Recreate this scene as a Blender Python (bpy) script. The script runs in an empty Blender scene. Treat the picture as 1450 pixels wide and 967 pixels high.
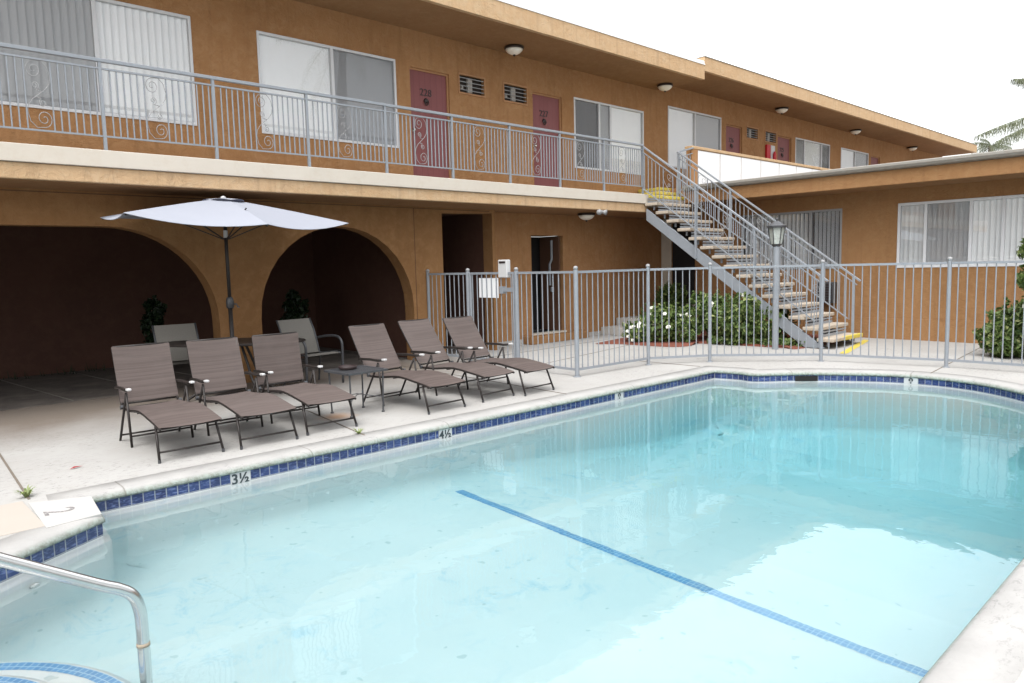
import bpy, bmesh, math, random
from mathutils import Vector, Matrix, Quaternion
rnd = random.Random(7)
scn = bpy.context.scene
COL = scn.collection
PI = math.pi
W = {}                      # accumulated location of every linked object


# ------------------------------------------------------------------ materials
def new_mat(name):
    m = bpy.data.materials.new(name)
    m.use_nodes = True
    nt = m.node_tree
    for n in list(nt.nodes):
        nt.nodes.remove(n)
    out = nt.nodes.new('ShaderNodeOutputMaterial')
    return m, nt, out


def nd(nt, kind, **kw):
    n = nt.nodes.new(kind)
    for k, v in kw.items():
        if k.startswith('i_'):
            n.inputs[k[2:].replace('_', ' ')].default_value = v
        else:
            setattr(n, k, v)
    return n


def lk(nt, a, b):
    nt.links.new(a, b)


def c4(c):
    return (c[0], c[1], c[2], 1.0)


def noise(nt, vec, scale, detail=4, rough=0.55, dist=0.0):
    n = nd(nt, 'ShaderNodeTexNoise')
    n.inputs['Scale'].default_value = scale
    n.inputs['Detail'].default_value = detail
    n.inputs['Roughness'].default_value = rough
    n.inputs['Distortion'].default_value = dist
    if vec is not None:
        lk(nt, vec, n.inputs['Vector'])
    return n.outputs['Fac']


def ramp(nt, fac, p0, p1, c0=(0, 0, 0), c1=(1, 1, 1)):
    r = nd(nt, 'ShaderNodeValToRGB')
    r.color_ramp.elements[0].position = p0
    r.color_ramp.elements[1].position = p1
    r.color_ramp.elements[0].color = c4(c0)
    r.color_ramp.elements[1].color = c4(c1)
    lk(nt, fac, r.inputs['Fac'])
    return r.outputs['Color']


def mixc(nt, fac, a, b, blend='MIX'):
    m = nd(nt, 'ShaderNodeMix', data_type='RGBA', blend_type=blend)
    for s, v in ((0, fac), (6, a), (7, b)):
        if isinstance(v, (int, float)):
            m.inputs[s].default_value = v
        elif isinstance(v, tuple):
            m.inputs[s].default_value = c4(v)
        else:
            lk(nt, v, m.inputs[s])
    return m.outputs[2]


def mth(nt, op, a, b=0.0, c=None):
    m = nd(nt, 'ShaderNodeMath', operation=op)
    for i, v in enumerate((a, b, c)):
        if v is None:
            continue
        if isinstance(v, (int, float)):
            m.inputs[i].default_value = v
        else:
            lk(nt, v, m.inputs[i])
    return m.outputs[0]


def principled(nt, out, col, rough=0.7, metal=0.0, spec=0.4, bump=None, bstr=0.3, bdist=0.01):
    p = nd(nt, 'ShaderNodeBsdfPrincipled')
    p.inputs['Roughness'].default_value = rough if isinstance(rough, (int, float)) else 0.5
    if not isinstance(rough, (int, float)):
        lk(nt, rough, p.inputs['Roughness'])
    p.inputs['Metallic'].default_value = metal
    p.inputs['Specular IOR Level'].default_value = spec
    if isinstance(col, tuple):
        p.inputs['Base Color'].default_value = c4(col)
    else:
        lk(nt, col, p.inputs['Base Color'])
    if bump is not None:
        b = nd(nt, 'ShaderNodeBump')
        b.inputs['Strength'].default_value = bstr
        b.inputs['Distance'].default_value = bdist
        lk(nt, bump, b.inputs['Height'])
        lk(nt, b.outputs['Normal'], p.inputs['Normal'])
    lk(nt, p.outputs[0], out.inputs['Surface'])
    return p


def objvec(nt, scale=None):
    t = nd(nt, 'ShaderNodeTexCoord')
    v = t.outputs['Object']
    if scale:
        mp = nd(nt, 'ShaderNodeMapping')
        mp.inputs['Scale'].default_value = scale
        lk(nt, v, mp.inputs['Vector'])
        v = mp.outputs['Vector']
    return v


def m_stucco(name, c0, c1, c2, blot=0.7, bstr=0.5, streak=0.0):
    m, nt, out = new_mat(name)
    v = objvec(nt)
    a = ramp(nt, noise(nt, v, blot, 5, 0.6, 0.4), 0.35, 0.68)
    col = mixc(nt, a, c0, c1)
    b = ramp(nt, noise(nt, v, 7.0, 6, 0.65, 0.8), 0.45, 0.72)
    col = mixc(nt, mth(nt, 'MULTIPLY', b, 0.6), col, c2)
    sc = ramp(nt, noise(nt, v, 13, 7, .7, 1.6), .60, .70)
    col = mixc(nt, mth(nt, 'MULTIPLY', sc, .30), col, (c1[0] * .55, c1[1] * .52, c1[2] * .5))
    if streak:
        vs = objvec(nt, (9, 9, 0.7))
        s = ramp(nt, noise(nt, vs, 1.0, 4, 0.6), 0.52, 0.75)
        col = mixc(nt, mth(nt, 'MULTIPLY', s, streak), col, (c0[0] * .45, c0[1] * .43, c0[2] * .42))
    fine = noise(nt, v, 45, 3, 0.7)
    trow = mth(nt, 'ADD', noise(nt, v, 9, 5, 0.6, 1.2), mth(nt, 'MULTIPLY', ramp(nt, noise(nt, v, 5.5, 6, .62, 1.8), .47, .53), .35))
    h = mth(nt, 'ADD', mth(nt, 'MULTIPLY', fine, 0.45), trow)
    principled(nt, out, col, 0.9, spec=0.15, bump=h, bstr=bstr, bdist=0.02)
    return m


def m_plain(name, c, rough=0.6, metal=0.0, var=0.12, scale=6.0, spec=0.4, bump=0.0, bscale=60, dirt=None, dirt_amt=0.3):
    m, nt, out = new_mat(name)
    v = objvec(nt)
    n = noise(nt, v, scale, 5, 0.6)
    lo = tuple(x * (1 - var) for x in c)
    hi = tuple(min(1, x * (1 + var)) for x in c)
    col = mixc(nt, n, lo, hi)
    if dirt:
        d = ramp(nt, noise(nt, v, scale * 2.3, 6, 0.7, 0.5), 0.5, 0.72)
        col = mixc(nt, mth(nt, 'MULTIPLY', d, dirt_amt), col, dirt)
    r = mth(nt, 'MULTIPLY_ADD', n, 0.2, rough - 0.1)
    principled(nt, out, col, r, metal, spec, noise(nt, v, bscale, 3) if bump else None, bump, 0.004)
    return m


M = {}
M['stucco'] = m_stucco('ochre_stucco', (.35, .188, .087), (.29, .15, .066), (.40, .235, .12), bstr=.55, streak=.30)
M['stucco_band'] = m_stucco('weathered_stucco', (.50, .345, .205), (.46, .305, .172), (.525, .395, .26), blot=1.6, bstr=.5, streak=.35)
M['stucco_wing'] = m_stucco('wing_stucco', (.30, .163, .075), (.255, .136, .06), (.33, .19, .093), bstr=.5, streak=.22)
M['soffit'] = m_stucco('soffit_stucco', (.27, .152, .075), (.225, .125, .06), (.30, .18, .095), bstr=.3)
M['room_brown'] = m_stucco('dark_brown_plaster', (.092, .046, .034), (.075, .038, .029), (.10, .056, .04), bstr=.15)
M['cream'] = m_plain('cream_paint', (.52, .475, .41), .7, var=.06, scale=3, dirt=(.4, .3, .2), dirt_amt=.2)
M['rail'] = m_plain('grey_rail_paint', (.23, .25, .275), .38, var=.1, scale=9, dirt=(.38, .36, .35), dirt_amt=.2)
M['rail_light'] = m_plain('light_rail_paint', (.27, .272, .275), .42, var=.1, scale=9)
M['flash'] = m_plain('white_flashing', (.78, .79, .8), .5, var=.04)
M['gutter'] = m_plain('grey_gutter', (.25, .235, .21), .6, var=.1, dirt=(.2, .16, .12), dirt_amt=.4)
M['alu'] = m_plain('white_aluminium', (.58, .59, .61), .4, var=.05, metal=.0)
M['black_alu'] = m_plain('dark_aluminium', (.05, .05, .055), .4)
M['door'] = None
M['white'] = m_plain('white_panel', (.72, .73, .74), .55, var=.03)
M['white_plastic'] = m_plain('white_plastic', (.50, .50, .50), .35, var=.03)
M['dark'] = m_plain('dark_void', (.012, .011, .011), .8)
M['vent_dark'] = m_plain('vent_cavity', (.03, .022, .018), .8)
M['iron'] = m_plain('bronze_tube', (.020, .016, .0145), .45, var=.2, metal=.0, spec=.35)
M['iron_grey'] = m_plain('grey_iron', (.05, .052, .057), .42, var=.15, spec=.5)
M['black'] = m_plain('black_number', (.03, .02, .02), .4)
M['ink'] = m_plain('marker_ink', (.03, .04, .045), .5)
M['red'] = m_plain('red_enamel', (.42, .012, .02), .35)
M['yellow'] = m_plain('yellow_paint', (.52, .42, .07), .6, var=.12, scale=12, dirt=(.5, .42, .2), dirt_amt=.5)
M['tread'] = m_plain('aged_concrete_tread', (.40, .345, .28), .85, var=.18, scale=5, bump=.3, dirt=(.28, .2, .13), dirt_amt=.55)
M['bulb_glass'] = m_plain('frosted_glass', (.80, .76, .68), .3, var=.03)
M['oil_bronze'] = m_plain('oil_bronze', (.035, .025, .02), .4, metal=.5)
M['mulch'] = m_plain('red_mulch', (.17, .055, .035), .9, var=.6, scale=35, bump=.8, bscale=50, dirt=(.05, .03, .02), dirt_amt=.7)
M['bark'] = m_plain('bark', (.13, .10, .075), .9, var=.3, scale=12, bump=.6)
M['petal'] = m_plain('white_petal', (.85, .85, .78), .6, var=.03)
M['terracotta'] = m_plain('dull_pot', (.12, .07, .05), .8)
M['stump'] = m_plain('concrete_step', (.42, .40, .37), .9, var=.12, scale=4, bump=.3, dirt=(.2, .17, .14), dirt_amt=.5)
M['sill'] = m_plain('beige_trim', (.55, .50, .42), .7)
M['beige_pad'] = m_plain('beige_patch', (.375, .335, .295), .85, var=.05, scale=4, bump=.2)
M['lantern_glass'] = m_plain('weathered_glass', (.40, .43, .40), .3, var=.35, scale=22, dirt=(.07, .07, .06), dirt_amt=.6)
M['leafred'] = m_plain('dead_leaf', (.25, .02, .025), .7)
M['rust'] = m_plain('vent_frame', (.36, .19, .09), .7, var=.2)


def m_door():
    m, nt, out = new_mat('maroon_door_paint')
    t = nd(nt, 'ShaderNodeTexCoord')
    sep = nd(nt, 'ShaderNodeSeparateXYZ')
    lk(nt, t.outputs['Object'], sep.inputs[0])
    fr = mth(nt, 'FRACT', mth(nt, 'MULTIPLY', sep.outputs['X'], 8.0))
    g = ramp(nt, mth(nt, 'ABSOLUTE', mth(nt, 'SUBTRACT', fr, 0.5)), 0.44, 0.49)
    n = noise(nt, t.outputs['Object'], 3, 5)
    col = mixc(nt, n, (.18, .058, .058), (.22, .074, .074))
    col = mixc(nt, mth(nt, 'MULTIPLY', g, 0.5), col, (.12, .03, .035))
    principled(nt, out, col, .5, spec=.35, bump=mth(nt, 'SUBTRACT', 1.0, g), bstr=.4, bdist=.006)
    return m


M['door'] = m_door()


def m_concrete():
    m, nt, out = new_mat('pool_deck_concrete')
    v = objvec(nt)
    sep = nd(nt, 'ShaderNodeSeparateXYZ')
    lk(nt, v, sep.inputs[0])
    big = ramp(nt, noise(nt, v, .55, 5, .6), .35, .7)
    col = mixc(nt, big, (.375, .368, .354), (.315, .305, .29))
    mid = ramp(nt, noise(nt, v, 3.2, 8, .72, .6), .5, .75)
    col = mixc(nt, mth(nt, 'MULTIPLY', mid, .5), col, (.31, .295, .272))
    # directional broom marks and pitted specks
    vs = objvec(nt, (2.2, 13, 1))
    sp = ramp(nt, noise(nt, vs, 3.0, 9, .78, .3), .565, .66)
    patch = ramp(nt, noise(nt, v, 1.3, 3, .5), .40, .60)
    col = mixc(nt, mth(nt, 'MULTIPLY', mth(nt, 'MULTIPLY', sp, patch), .8), col, (.15, .163, .155))
    pit = ramp(nt, noise(nt, objvec(nt, (1.0, 1.9, 1.0)), 16, 7, .8, .3), .545, .60)
    pm = ramp(nt, noise(nt, v, .9, 4, .6), .44, .58)
    col = mixc(nt, mth(nt, 'MULTIPLY', mth(nt, 'MULTIPLY', pit, pm), .55), col, (.15, .145, .135))
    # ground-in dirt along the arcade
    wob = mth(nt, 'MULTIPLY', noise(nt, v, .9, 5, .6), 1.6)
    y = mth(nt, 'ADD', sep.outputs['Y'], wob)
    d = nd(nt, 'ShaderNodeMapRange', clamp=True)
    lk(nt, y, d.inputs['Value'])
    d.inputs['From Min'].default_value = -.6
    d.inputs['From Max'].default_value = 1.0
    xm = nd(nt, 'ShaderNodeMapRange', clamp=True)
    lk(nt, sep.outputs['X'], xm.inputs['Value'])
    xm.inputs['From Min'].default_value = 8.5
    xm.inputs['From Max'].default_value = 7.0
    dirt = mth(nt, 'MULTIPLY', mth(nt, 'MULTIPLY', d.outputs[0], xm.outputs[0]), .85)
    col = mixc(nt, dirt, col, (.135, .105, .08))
    # rust ring under the side table
    vd = nd(nt, 'ShaderNodeVectorMath', operation='DISTANCE')
    lk(nt, v, vd.inputs[0])
    vd.inputs[1].default_value = (4.02, -2.36, 0)
    rr = mth(nt, 'ADD', vd.outputs['Value'], mth(nt, 'MULTIPLY', noise(nt, v, 5, 4), .22))
    rs = nd(nt, 'ShaderNodeMapRange', clamp=True)
    lk(nt, rr, rs.inputs['Value'])
    rs.inputs['From Min'].default_value = .36
    rs.inputs['From Max'].default_value = .16
    col = mixc(nt, mth(nt, 'MULTIPLY', rs.outputs[0], .6), col, (.40, .20, .08))
    h = mth(nt, 'ADD', noise(nt, v, 40, 6, .7), mth(nt, 'MULTIPLY', noise(nt, vs, 3, 9, .78), .8))
    principled(nt, out, col, .9, spec=.2, bump=h, bstr=.35, bdist=.008)
    return m


M['deck'] = m_concrete()


def m_coping():
    m, nt, out = new_mat('coping_concrete')
    uv = nd(nt, 'ShaderNodeUVMap').outputs[0]
    sep = nd(nt, 'ShaderNodeSeparateXYZ')
    lk(nt, uv, sep.inputs[0])
    v = objvec(nt)
    n = ramp(nt, noise(nt, v, 2.2, 7, .65), .4, .72)
    col = mixc(nt, n, (.355, .348, .336), (.285, .28, .27))
    sp = ramp(nt, noise(nt, objvec(nt, (1.0, 2.0, 1.0)), 13, 8, .82, .4), .535, .60)
    pt = ramp(nt, noise(nt, v, 1.5, 4), .42, .58)
    col = mixc(nt, mth(nt, 'MULTIPLY', mth(nt, 'MULTIPLY', sp, pt), .7), col, (.20, .195, .19))
    # algae-grey film on the face that looks at the water (v > 0.30)
    st = nd(nt, 'ShaderNodeMapRange', clamp=True)
    lk(nt, mth(nt, 'ADD', sep.outputs['Y'], mth(nt, 'MULTIPLY', noise(nt, v, 14, 6, .7), .02)), st.inputs['Value'])
    st.inputs['From Min'].default_value = .315
    st.inputs['From Max'].default_value = .355
    grime = mixc(nt, ramp(nt, noise(nt, v, 30, 6, .75), .42, .62), (.27, .32, .285), (.13, .14, .11))
    col = mixc(nt, mth(nt, 'MULTIPLY', st.outputs[0], .85), col, grime)
    fr = mth(nt, 'FRACT', mth(nt, 'DIVIDE', mth(nt, 'ADD', sep.outputs['X'], .55), 1.52))
    j = ramp(nt, mth(nt, 'ABSOLUTE', mth(nt, 'SUBTRACT', fr, .5)), .002, .0045, (1, 1, 1), (0, 0, 0))
    col = mixc(nt, mth(nt, 'MULTIPLY', j, .75), col, (.12, .11, .09))
    h = mth(nt, 'SUBTRACT', noise(nt, v, 45, 6, .7), j)
    principled(nt, out, col, .8, spec=.3, bump=h, bstr=.35, bdist=.006)
    return m


M['coping'] = m_coping()


def m_tile(name, size, c1, c2, mortar, msz=.004, arcs=True, rough=.12):
    m, nt, out = new_mat(name)
    uv = nd(nt, 'ShaderNodeUVMap').outputs[0]
    b = nd(nt, 'ShaderNodeTexBrick', offset=0.0, squash=1.0)
    lk(nt, uv, b.inputs['Vector'])
    b.inputs['Scale'].default_value = 1.0
    b.inputs['Brick Width'].default_value = size
    b.inputs['Row Height'].default_value = size
    b.inputs['Mortar Size'].default_value = msz
    b.inputs['Mortar Smooth'].default_value = .1
    b.inputs['Color1'].default_value = c4(c1)
    b.inputs['Color2'].default_value = c4(c2)
    b.inputs['Mortar'].default_value = c4(mortar)
    col = b.outputs['Color']
    v = objvec(nt)
    if arcs:
        vs = objvec(nt, (14, 14, 70))
        w = ramp(nt, noise(nt, vs, 1.0, 3, .5, 1.4), .5, .68)
        mask = mth(nt, 'SUBTRACT', 1.0, b.outputs['Fac'])
        col = mixc(nt, mth(nt, 'MULTIPLY', mth(nt, 'MULTIPLY', w, mask), .55), col, (.20, .25, .48))
    r = mth(nt, 'MULTIPLY_ADD', b.outputs['Fac'], .6, rough)
    principled(nt, out, col, r, spec=.5, bump=mth(nt, 'SUBTRACT', 1.0, b.outputs['Fac']), bstr=.4, bdist=.003)
    return m


M['tile'] = m_tile('cobalt_waterline_tile', .0835, (.014, .022, .085), (.024, .046, .155), (.27, .28, .30))
M['mosaic'] = m_tile('blue_mosaic', .0365, (.10, .25, .45), (.14, .31, .52), (.36, .50, .62), .003, False, .3)


def m_plaster():
    m, nt, out = new_mat('pool_plaster')
    v = objvec(nt)
    a = ramp(nt, noise(nt, v, .7, 5, .6), .35, .7)
    col = mixc(nt, a, (.72, .705, .69), (.64, .66, .655))
    b = ramp(nt, noise(nt, v, 3.4, 9, .8, .8), .52, .68)
    c = ramp(nt, noise(nt, v, .75, 2), .47, .60)
    col = mixc(nt, mth(nt, 'MULTIPLY', mth(nt, 'MULTIPLY', b, c), .65), col, (.32, .50, .60))
    s = ramp(nt, noise(nt, v, 13, 1, .4), .745, .76)
    col = mixc(nt, mth(nt, 'MULTIPLY', s, .45), col, (.35, .42, .42))
    principled(nt, out, col, .85, spec=.2, bump=noise(nt, v, 6, 5), bstr=.15, bdist=.02)
    return m


M['plaster'] = m_plaster()


def m_water():
    m, nt, out = new_mat('pool_water')
    v = objvec(nt)
    g = nd(nt, 'ShaderNodeBsdfGlass')
    g.inputs['IOR'].default_value = 1.33
    g.inputs['Roughness'].default_value = 0.0
    h = mth(nt, 'ADD', noise(nt, v, 2.2, 2, .5, .4), mth(nt, 'MULTIPLY', noise(nt, v, 8.0, 2, .5, .6), .16))
    b = nd(nt, 'ShaderNodeBump')
    b.inputs['Strength'].default_value = .22
    b.inputs['Distance'].default_value = .012
    lk(nt, h, b.inputs['Height'])
    lk(nt, b.outputs['Normal'], g.inputs['Normal'])
    va = nd(nt, 'ShaderNodeVolumeAbsorption')
    va.inputs['Color'].default_value = (.43, .88, .945, 1)
    va.inputs['Density'].default_value = .26
    gl = nd(nt, 'ShaderNodeBsdfGlossy')
    gl.inputs['Roughness'].default_value = 0.0
    lk(nt, b.outputs['Normal'], gl.inputs['Normal'])
    mx = nd(nt, 'ShaderNodeMixShader')
    mx.inputs[0].default_value = .022
    lk(nt, g.outputs[0], mx.inputs[1])
    lk(nt, gl.outputs[0], mx.inputs[2])
    lk(nt, mx.outputs[0], out.inputs['Surface'])
    lk(nt, va.outputs[0], out.inputs['Volume'])
    return m


M['water'] = m_water()


def m_glass(name='window_glass', f0=.16, tint=(.985, .99, .99)):
    m, nt, out = new_mat(name)
    t = nd(nt, 'ShaderNodeBsdfTransparent')
    t.inputs['Color'].default_value = c4(tint)
    g = nd(nt, 'ShaderNodeBsdfGlossy')
    g.inputs['Roughness'].default_value = .008
    ge = nd(nt, 'ShaderNodeNewGeometry')
    dt = nd(nt, 'ShaderNodeVectorMath', operation='DOT_PRODUCT')
    lk(nt, ge.outputs['Normal'], dt.inputs[0])
    lk(nt, ge.outputs['Incoming'], dt.inputs[1])
    om = mth(nt, 'SUBTRACT', 1.0, mth(nt, 'ABSOLUTE', dt.outputs['Value']))
    fres = mth(nt, 'MULTIPLY_ADD', mth(nt, 'POWER', om, 4.0), 1 - f0, f0)        # both faces of the pane
    v = objvec(nt)
    b = nd(nt, 'ShaderNodeBump')
    b.inputs['Strength'].default_value = .05
    b.inputs['Distance'].default_value = .02
    lk(nt, noise(nt, v, 1.6, 1), b.inputs['Height'])
    lk(nt, b.outputs[0], g.inputs['Normal'])
    mx = nd(nt, 'ShaderNodeMixShader')
    lk(nt, fres, mx.inputs[0])
    lk(nt, t.outputs[0], mx.inputs[1])
    lk(nt, g.outputs[0], mx.inputs[2])
    lk(nt, mx.outputs[0], out.inputs['Surface'])
    return m


M['glass'] = m_glass()


def m_screen():
    m, nt, out = new_mat('insect_screen_mesh')
    t = nd(nt, 'ShaderNodeBsdfTransparent')
    d = nd(nt, 'ShaderNodeBsdfDiffuse')
    d.inputs['Color'].default_value = (.17, .175, .19, 1)
    mx = nd(nt, 'ShaderNodeMixShader')
    mx.inputs[0].default_value = .30
    lk(nt, t.outputs[0], mx.inputs[1])
    lk(nt, d.outputs[0], mx.inputs[2])
    lk(nt, mx.outputs[0], out.inputs['Surface'])
    return m


M['screen'] = m_screen()
M['blind'] = m_plain('white_vertical_blind', (.84, .85, .86), .6, var=.04)
M['blind_grey'] = m_plain('grey_vertical_blind', (.66, .67, .68), .6, var=.06)
M['blind_veil'] = m_plain('shaded_sheer', (.52, .53, .55), .6, var=.1, scale=1.5)
M['blind_dark'] = m_plain('shaded_vertical_blind', (.30, .29, .28), .6, var=.06)
M['curtain_dark'] = m_plain('brown_curtain', (.07, .058, .05), .8, var=.2)


def m_sling():
    m, nt, out = new_mat('brown_sling_mesh')
    v = objvec(nt)
    vs = objvec(nt, (.6, .6, 105))
    vy = objvec(nt, (.6, 90, .6))
    st = noise(nt, vs, 1.0, 2, .6)
    sy = noise(nt, vy, 1.0, 2, .6)
    f = ramp(nt, mth(nt, 'ADD', mth(nt, 'MULTIPLY', st, .5), mth(nt, 'MULTIPLY', sy, .5)), .42, .6)
    col = mixc(nt, f, (.062, .046, .041), (.100, .076, .069))
    dust = ramp(nt, noise(nt, v, 4, 6, .7), .45, .75)
    oi = nd(nt, 'ShaderNodeObjectInfo')
    col = mixc(nt, mth(nt, 'MULTIPLY', oi.outputs['Random'], .25), col, (.15, .128, .12))
    col = mixc(nt, mth(nt, 'MULTIPLY', dust, .35), col, (.12, .098, .09))
    principled(nt, out, col, .7, spec=.3, bump=noise(nt, v, 180, 2), bstr=.4, bdist=.002)
    return m


M['sling'] = m_sling()
M['sling_grey'] = m_plain('grey_sling_mesh', (.17, .16, .142), .75, var=.2, scale=60)


def m_canopy():
    m, nt, out = new_mat('pale_canopy_fabric')
    v = objvec(nt)
    col = mixc(nt, noise(nt, v, 5, 4), (.31, .325, .37), (.33, .345, .39))
    d = nd(nt, 'ShaderNodeBsdfDiffuse')
    t = nd(nt, 'ShaderNodeBsdfTranslucent')
    lk(nt, col, d.inputs['Color'])
    t.inputs['Color'].default_value = (.16, .18, .30, 1)
    mx = nd(nt, 'ShaderNodeMixShader')
    mx.inputs[0].default_value = .10
    lk(nt, d.outputs[0], mx.inputs[1])
    lk(nt, t.outputs[0], mx.inputs[2])
    lk(nt, mx.outputs[0], out.inputs['Surface'])
    return m


M['canopy'] = m_canopy()


def m_leaf(name, c0, c1, c2=None, trans=.25):
    m, nt, out = new_mat(name)
    g = nd(nt, 'ShaderNodeNewGeometry')
    r = g.outputs['Random Per Island']
    col = mixc(nt, r, c0, c1)
    if c2:
        col = mixc(nt, ramp(nt, r, .8, .95), col, c2)
    p = nd(nt, 'ShaderNodeBsdfPrincipled')
    lk(nt, col, p.inputs['Base Color'])
    p.inputs['Roughness'].default_value = .45
    p.inputs['Specular IOR Level'].default_value = .35
    t = nd(nt, 'ShaderNodeBsdfTranslucent')
    lk(nt, col, t.inputs['Color'])
    mx = nd(nt, 'ShaderNodeMixShader')
    mx.inputs[0].default_value = trans
    lk(nt, p.outputs[0], mx.inputs[1])
    lk(nt, t.outputs[0], mx.inputs[2])
    lk(nt, mx.outputs[0], out.inputs['Surface'])
    return m


M['leaf'] = m_leaf('shrub_leaf', (.045, .085, .02), (.15, .21, .055), (.28, .31, .12))
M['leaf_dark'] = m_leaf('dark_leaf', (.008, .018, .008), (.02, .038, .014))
M['leaf_light'] = m_leaf('light_leaf', (.06, .12, .03), (.15, .21, .06), (.24, .27, .12))
M['palm'] = m_leaf('palm_leaf', (.085, .10, .06), (.16, .175, .10), None, .15)
M['weed'] = m_leaf('weed_blade', (.14, .20, .06), (.26, .30, .12))
M['steel'] = m_plain('brushed_steel', (.62, .62, .61), .2, metal=1.0, var=.05, scale=20)


def m_tiledfloor():
    m, nt, out = new_mat('patio_slate_floor')
    v = objvec(nt)
    a = ramp(nt, noise(nt, v, 2.5, 7, .7, .6), .38, .7)
    col = mixc(nt, a, (.085, .075, .068), (.17, .15, .13))
    principled(nt, out, col, .75, spec=.3, bump=noise(nt, v, 12, 6), bstr=.4, bdist=.01)
    return m


M['patio'] = m_tiledfloor()


# ------------------------------------------------------------------ mesh builder
class MB:
    def __init__(self):
        self.v = []
        self.f = []
        self.uv = {}

    def add(self, vs, fs):
        o = len(self.v)
        self.v += [tuple(p) for p in vs]
        self.f += [tuple(i + o for i in f) for f in fs]
        return self

    def quad(self, a, b, c, d, uv=None):
        self.add([a, b, c, d], [(0, 1, 2, 3)])
        if uv:
            self.uv[len(self.f) - 1] = uv
        return self

    def box(self, x0, x1, y0, y1, z0, z1):
        x0, x1 = min(x0, x1), max(x0, x1)
        y0, y1 = min(y0, y1), max(y0, y1)
        z0, z1 = min(z0, z1), max(z0, z1)
        v = [(x0, y0, z0), (x1, y0, z0), (x1, y1, z0), (x0, y1, z0), (x0, y0, z1), (x1, y0, z1), (x1, y1, z1), (x0, y1, z1)]
        return self.add(v, [(0, 3, 2, 1), (4, 5, 6, 7), (0, 1, 5, 4), (1, 2, 6, 5), (2, 3, 7, 6), (3, 0, 4, 7)])

    def bar(self, a, b, w, h, up=(0, 0, 1)):
        a, b = Vector(a), Vector(b)
        d = (b - a).normalized()
        u = Vector(up)
        if abs(d.dot(u)) > .98:
            u = Vector((1, 0, 0))
        s = d.cross(u).normalized()
        t = s.cross(d).normalized()
        v = []
        for p in (a, b):
            for i, j in ((-1, -1), (1, -1), (1, 1), (-1, 1)):
                v.append(p + s * (i * w / 2) + t * (j * h / 2))
        return self.add(v, [(0, 3, 2, 1), (4, 5, 6, 7), (0, 1, 5, 4), (1, 2, 6, 5), (2, 3, 7, 6), (3, 0, 4, 7)])

    def tube(self, path, r, n=8, caps=True):
        P = [Vector(p) for p in path]
        m = len(P)
        rad = r if isinstance(r, (list, tuple)) else [r] * m
        rings = []
        prev = None
        for i in range(m):
            d = (P[min(i + 1, m - 1)] - P[max(i - 1, 0)])
            if d.length < 1e-9:
                d = Vector((0, 0, 1))
            d.normalize()
            if prev is None:
                u = Vector((0, 0, 1)) if abs(d.z) < .9 else Vector((1, 0, 0))
                s = d.cross(u).normalized()
            else:
                s = prev - d * prev.dot(d)
                s = s.normalized() if s.length > 1e-6 else d.orthogonal().normalized()
            prev = s
            t = d.cross(s)
            rings.append([P[i] + (s * math.cos(2 * PI * k / n) + t * math.sin(2 * PI * k / n)) * rad[i] for k in range(n)])
        vs = [p for rg in rings for p in rg]
        fs = []
        for i in range(m - 1):
            for k in range(n):
                k2 = (k + 1) % n
                fs.append((i * n + k, i * n + k2, (i + 1) * n + k2, (i + 1) * n + k))
        if caps:
            fs.append(tuple(range(n - 1, -1, -1)))
            fs.append(tuple((m - 1) * n + k for k in range(n)))
        return self.add(vs, fs)

    def lathe(self, prof, c=(0, 0, 0), n=20, caps=True):
        vs, fs = [], []
        m = len(prof)
        for r, z in prof:
            for k in range(n):
                a = 2 * PI * k / n
                vs.append((c[0] + r * math.cos(a), c[1] + r * math.sin(a), c[2] + z))
        for i in range(m - 1):
            for k in range(n):
                k2 = (k + 1) % n
                fs.append((i * n + k, i * n + k2, (i + 1) * n + k2, (i + 1) * n + k))
        if caps:
            fs.append(tuple(range(n - 1, -1, -1)))
            fs.append(tuple((m - 1) * n + k for k in range(n)))
        return self.add(vs, fs)

    def poly_prism(self, poly, y0, y1):
        """outline in (x,z), extruded from y0 to y1"""
        n = len(poly)
        vs = [(x, y0, z) for x, z in poly] + [(x, y1, z) for x, z in poly]
        fs = [tuple(range(n)), tuple(range(2 * n - 1, n - 1, -1))]
        for i in range(n):
            j = (i + 1) % n
            fs.append((i, i + n, j + n, j))
        return self.add(vs, fs)

    def build(self, name, mat, parent=None, smooth=False, bevel=0.0, tri=False):
        me = bpy.data.meshes.new(name)
        me.from_pydata(self.v, [], self.f)
        if self.uv:
            ul = me.uv_layers.new(name='UVMap')
            for fi, uvs in self.uv.items():
                ls = me.polygons[fi].loop_start
                for k, q in enumerate(uvs):
                    ul.data[ls + k].uv = q
        if tri:
            bm = bmesh.new()
            bm.from_mesh(me)
            bmesh.ops.triangulate(bm, faces=[f for f in bm.faces if len(f.verts) > 4])
            bmesh.ops.recalc_face_normals(bm, faces=bm.faces)
            bm.to_mesh(me)
            bm.free()
        me.update()
        if smooth:
            me.polygons.foreach_set('use_smooth', [True] * len(me.polygons))
            me.update()
        if mat is not None:
            me.materials.append(mat)
        return link(name, me, parent, bevel)


def link(name, me, parent=None, bevel=0.0):
    o = bpy.data.objects.new(name, me)
    COL.objects.link(o)
    if parent is not None:
        o.parent = parent
        o.location = -W[parent]
        W[o] = Vector((0, 0, 0))
    else:
        W[o] = Vector((0, 0, 0))
    if bevel:
        b = o.modifiers.new('edge', 'BEVEL')
        b.width = bevel
        b.segments = 2
        b.limit_method = 'ANGLE'
    return o


def tag(o, label, cat, group=None):
    o['label'] = label
    o['category'] = cat
    if group:
        o['group'] = group
    return o


def thing(name, loc, label, cat, group=None):
    o = bpy.data.objects.new(name, None)
    o.empty_display_size = .2
    COL.objects.link(o)
    o.location = loc
    W[o] = Vector(loc)
    return tag(o, label, cat, group)


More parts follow.
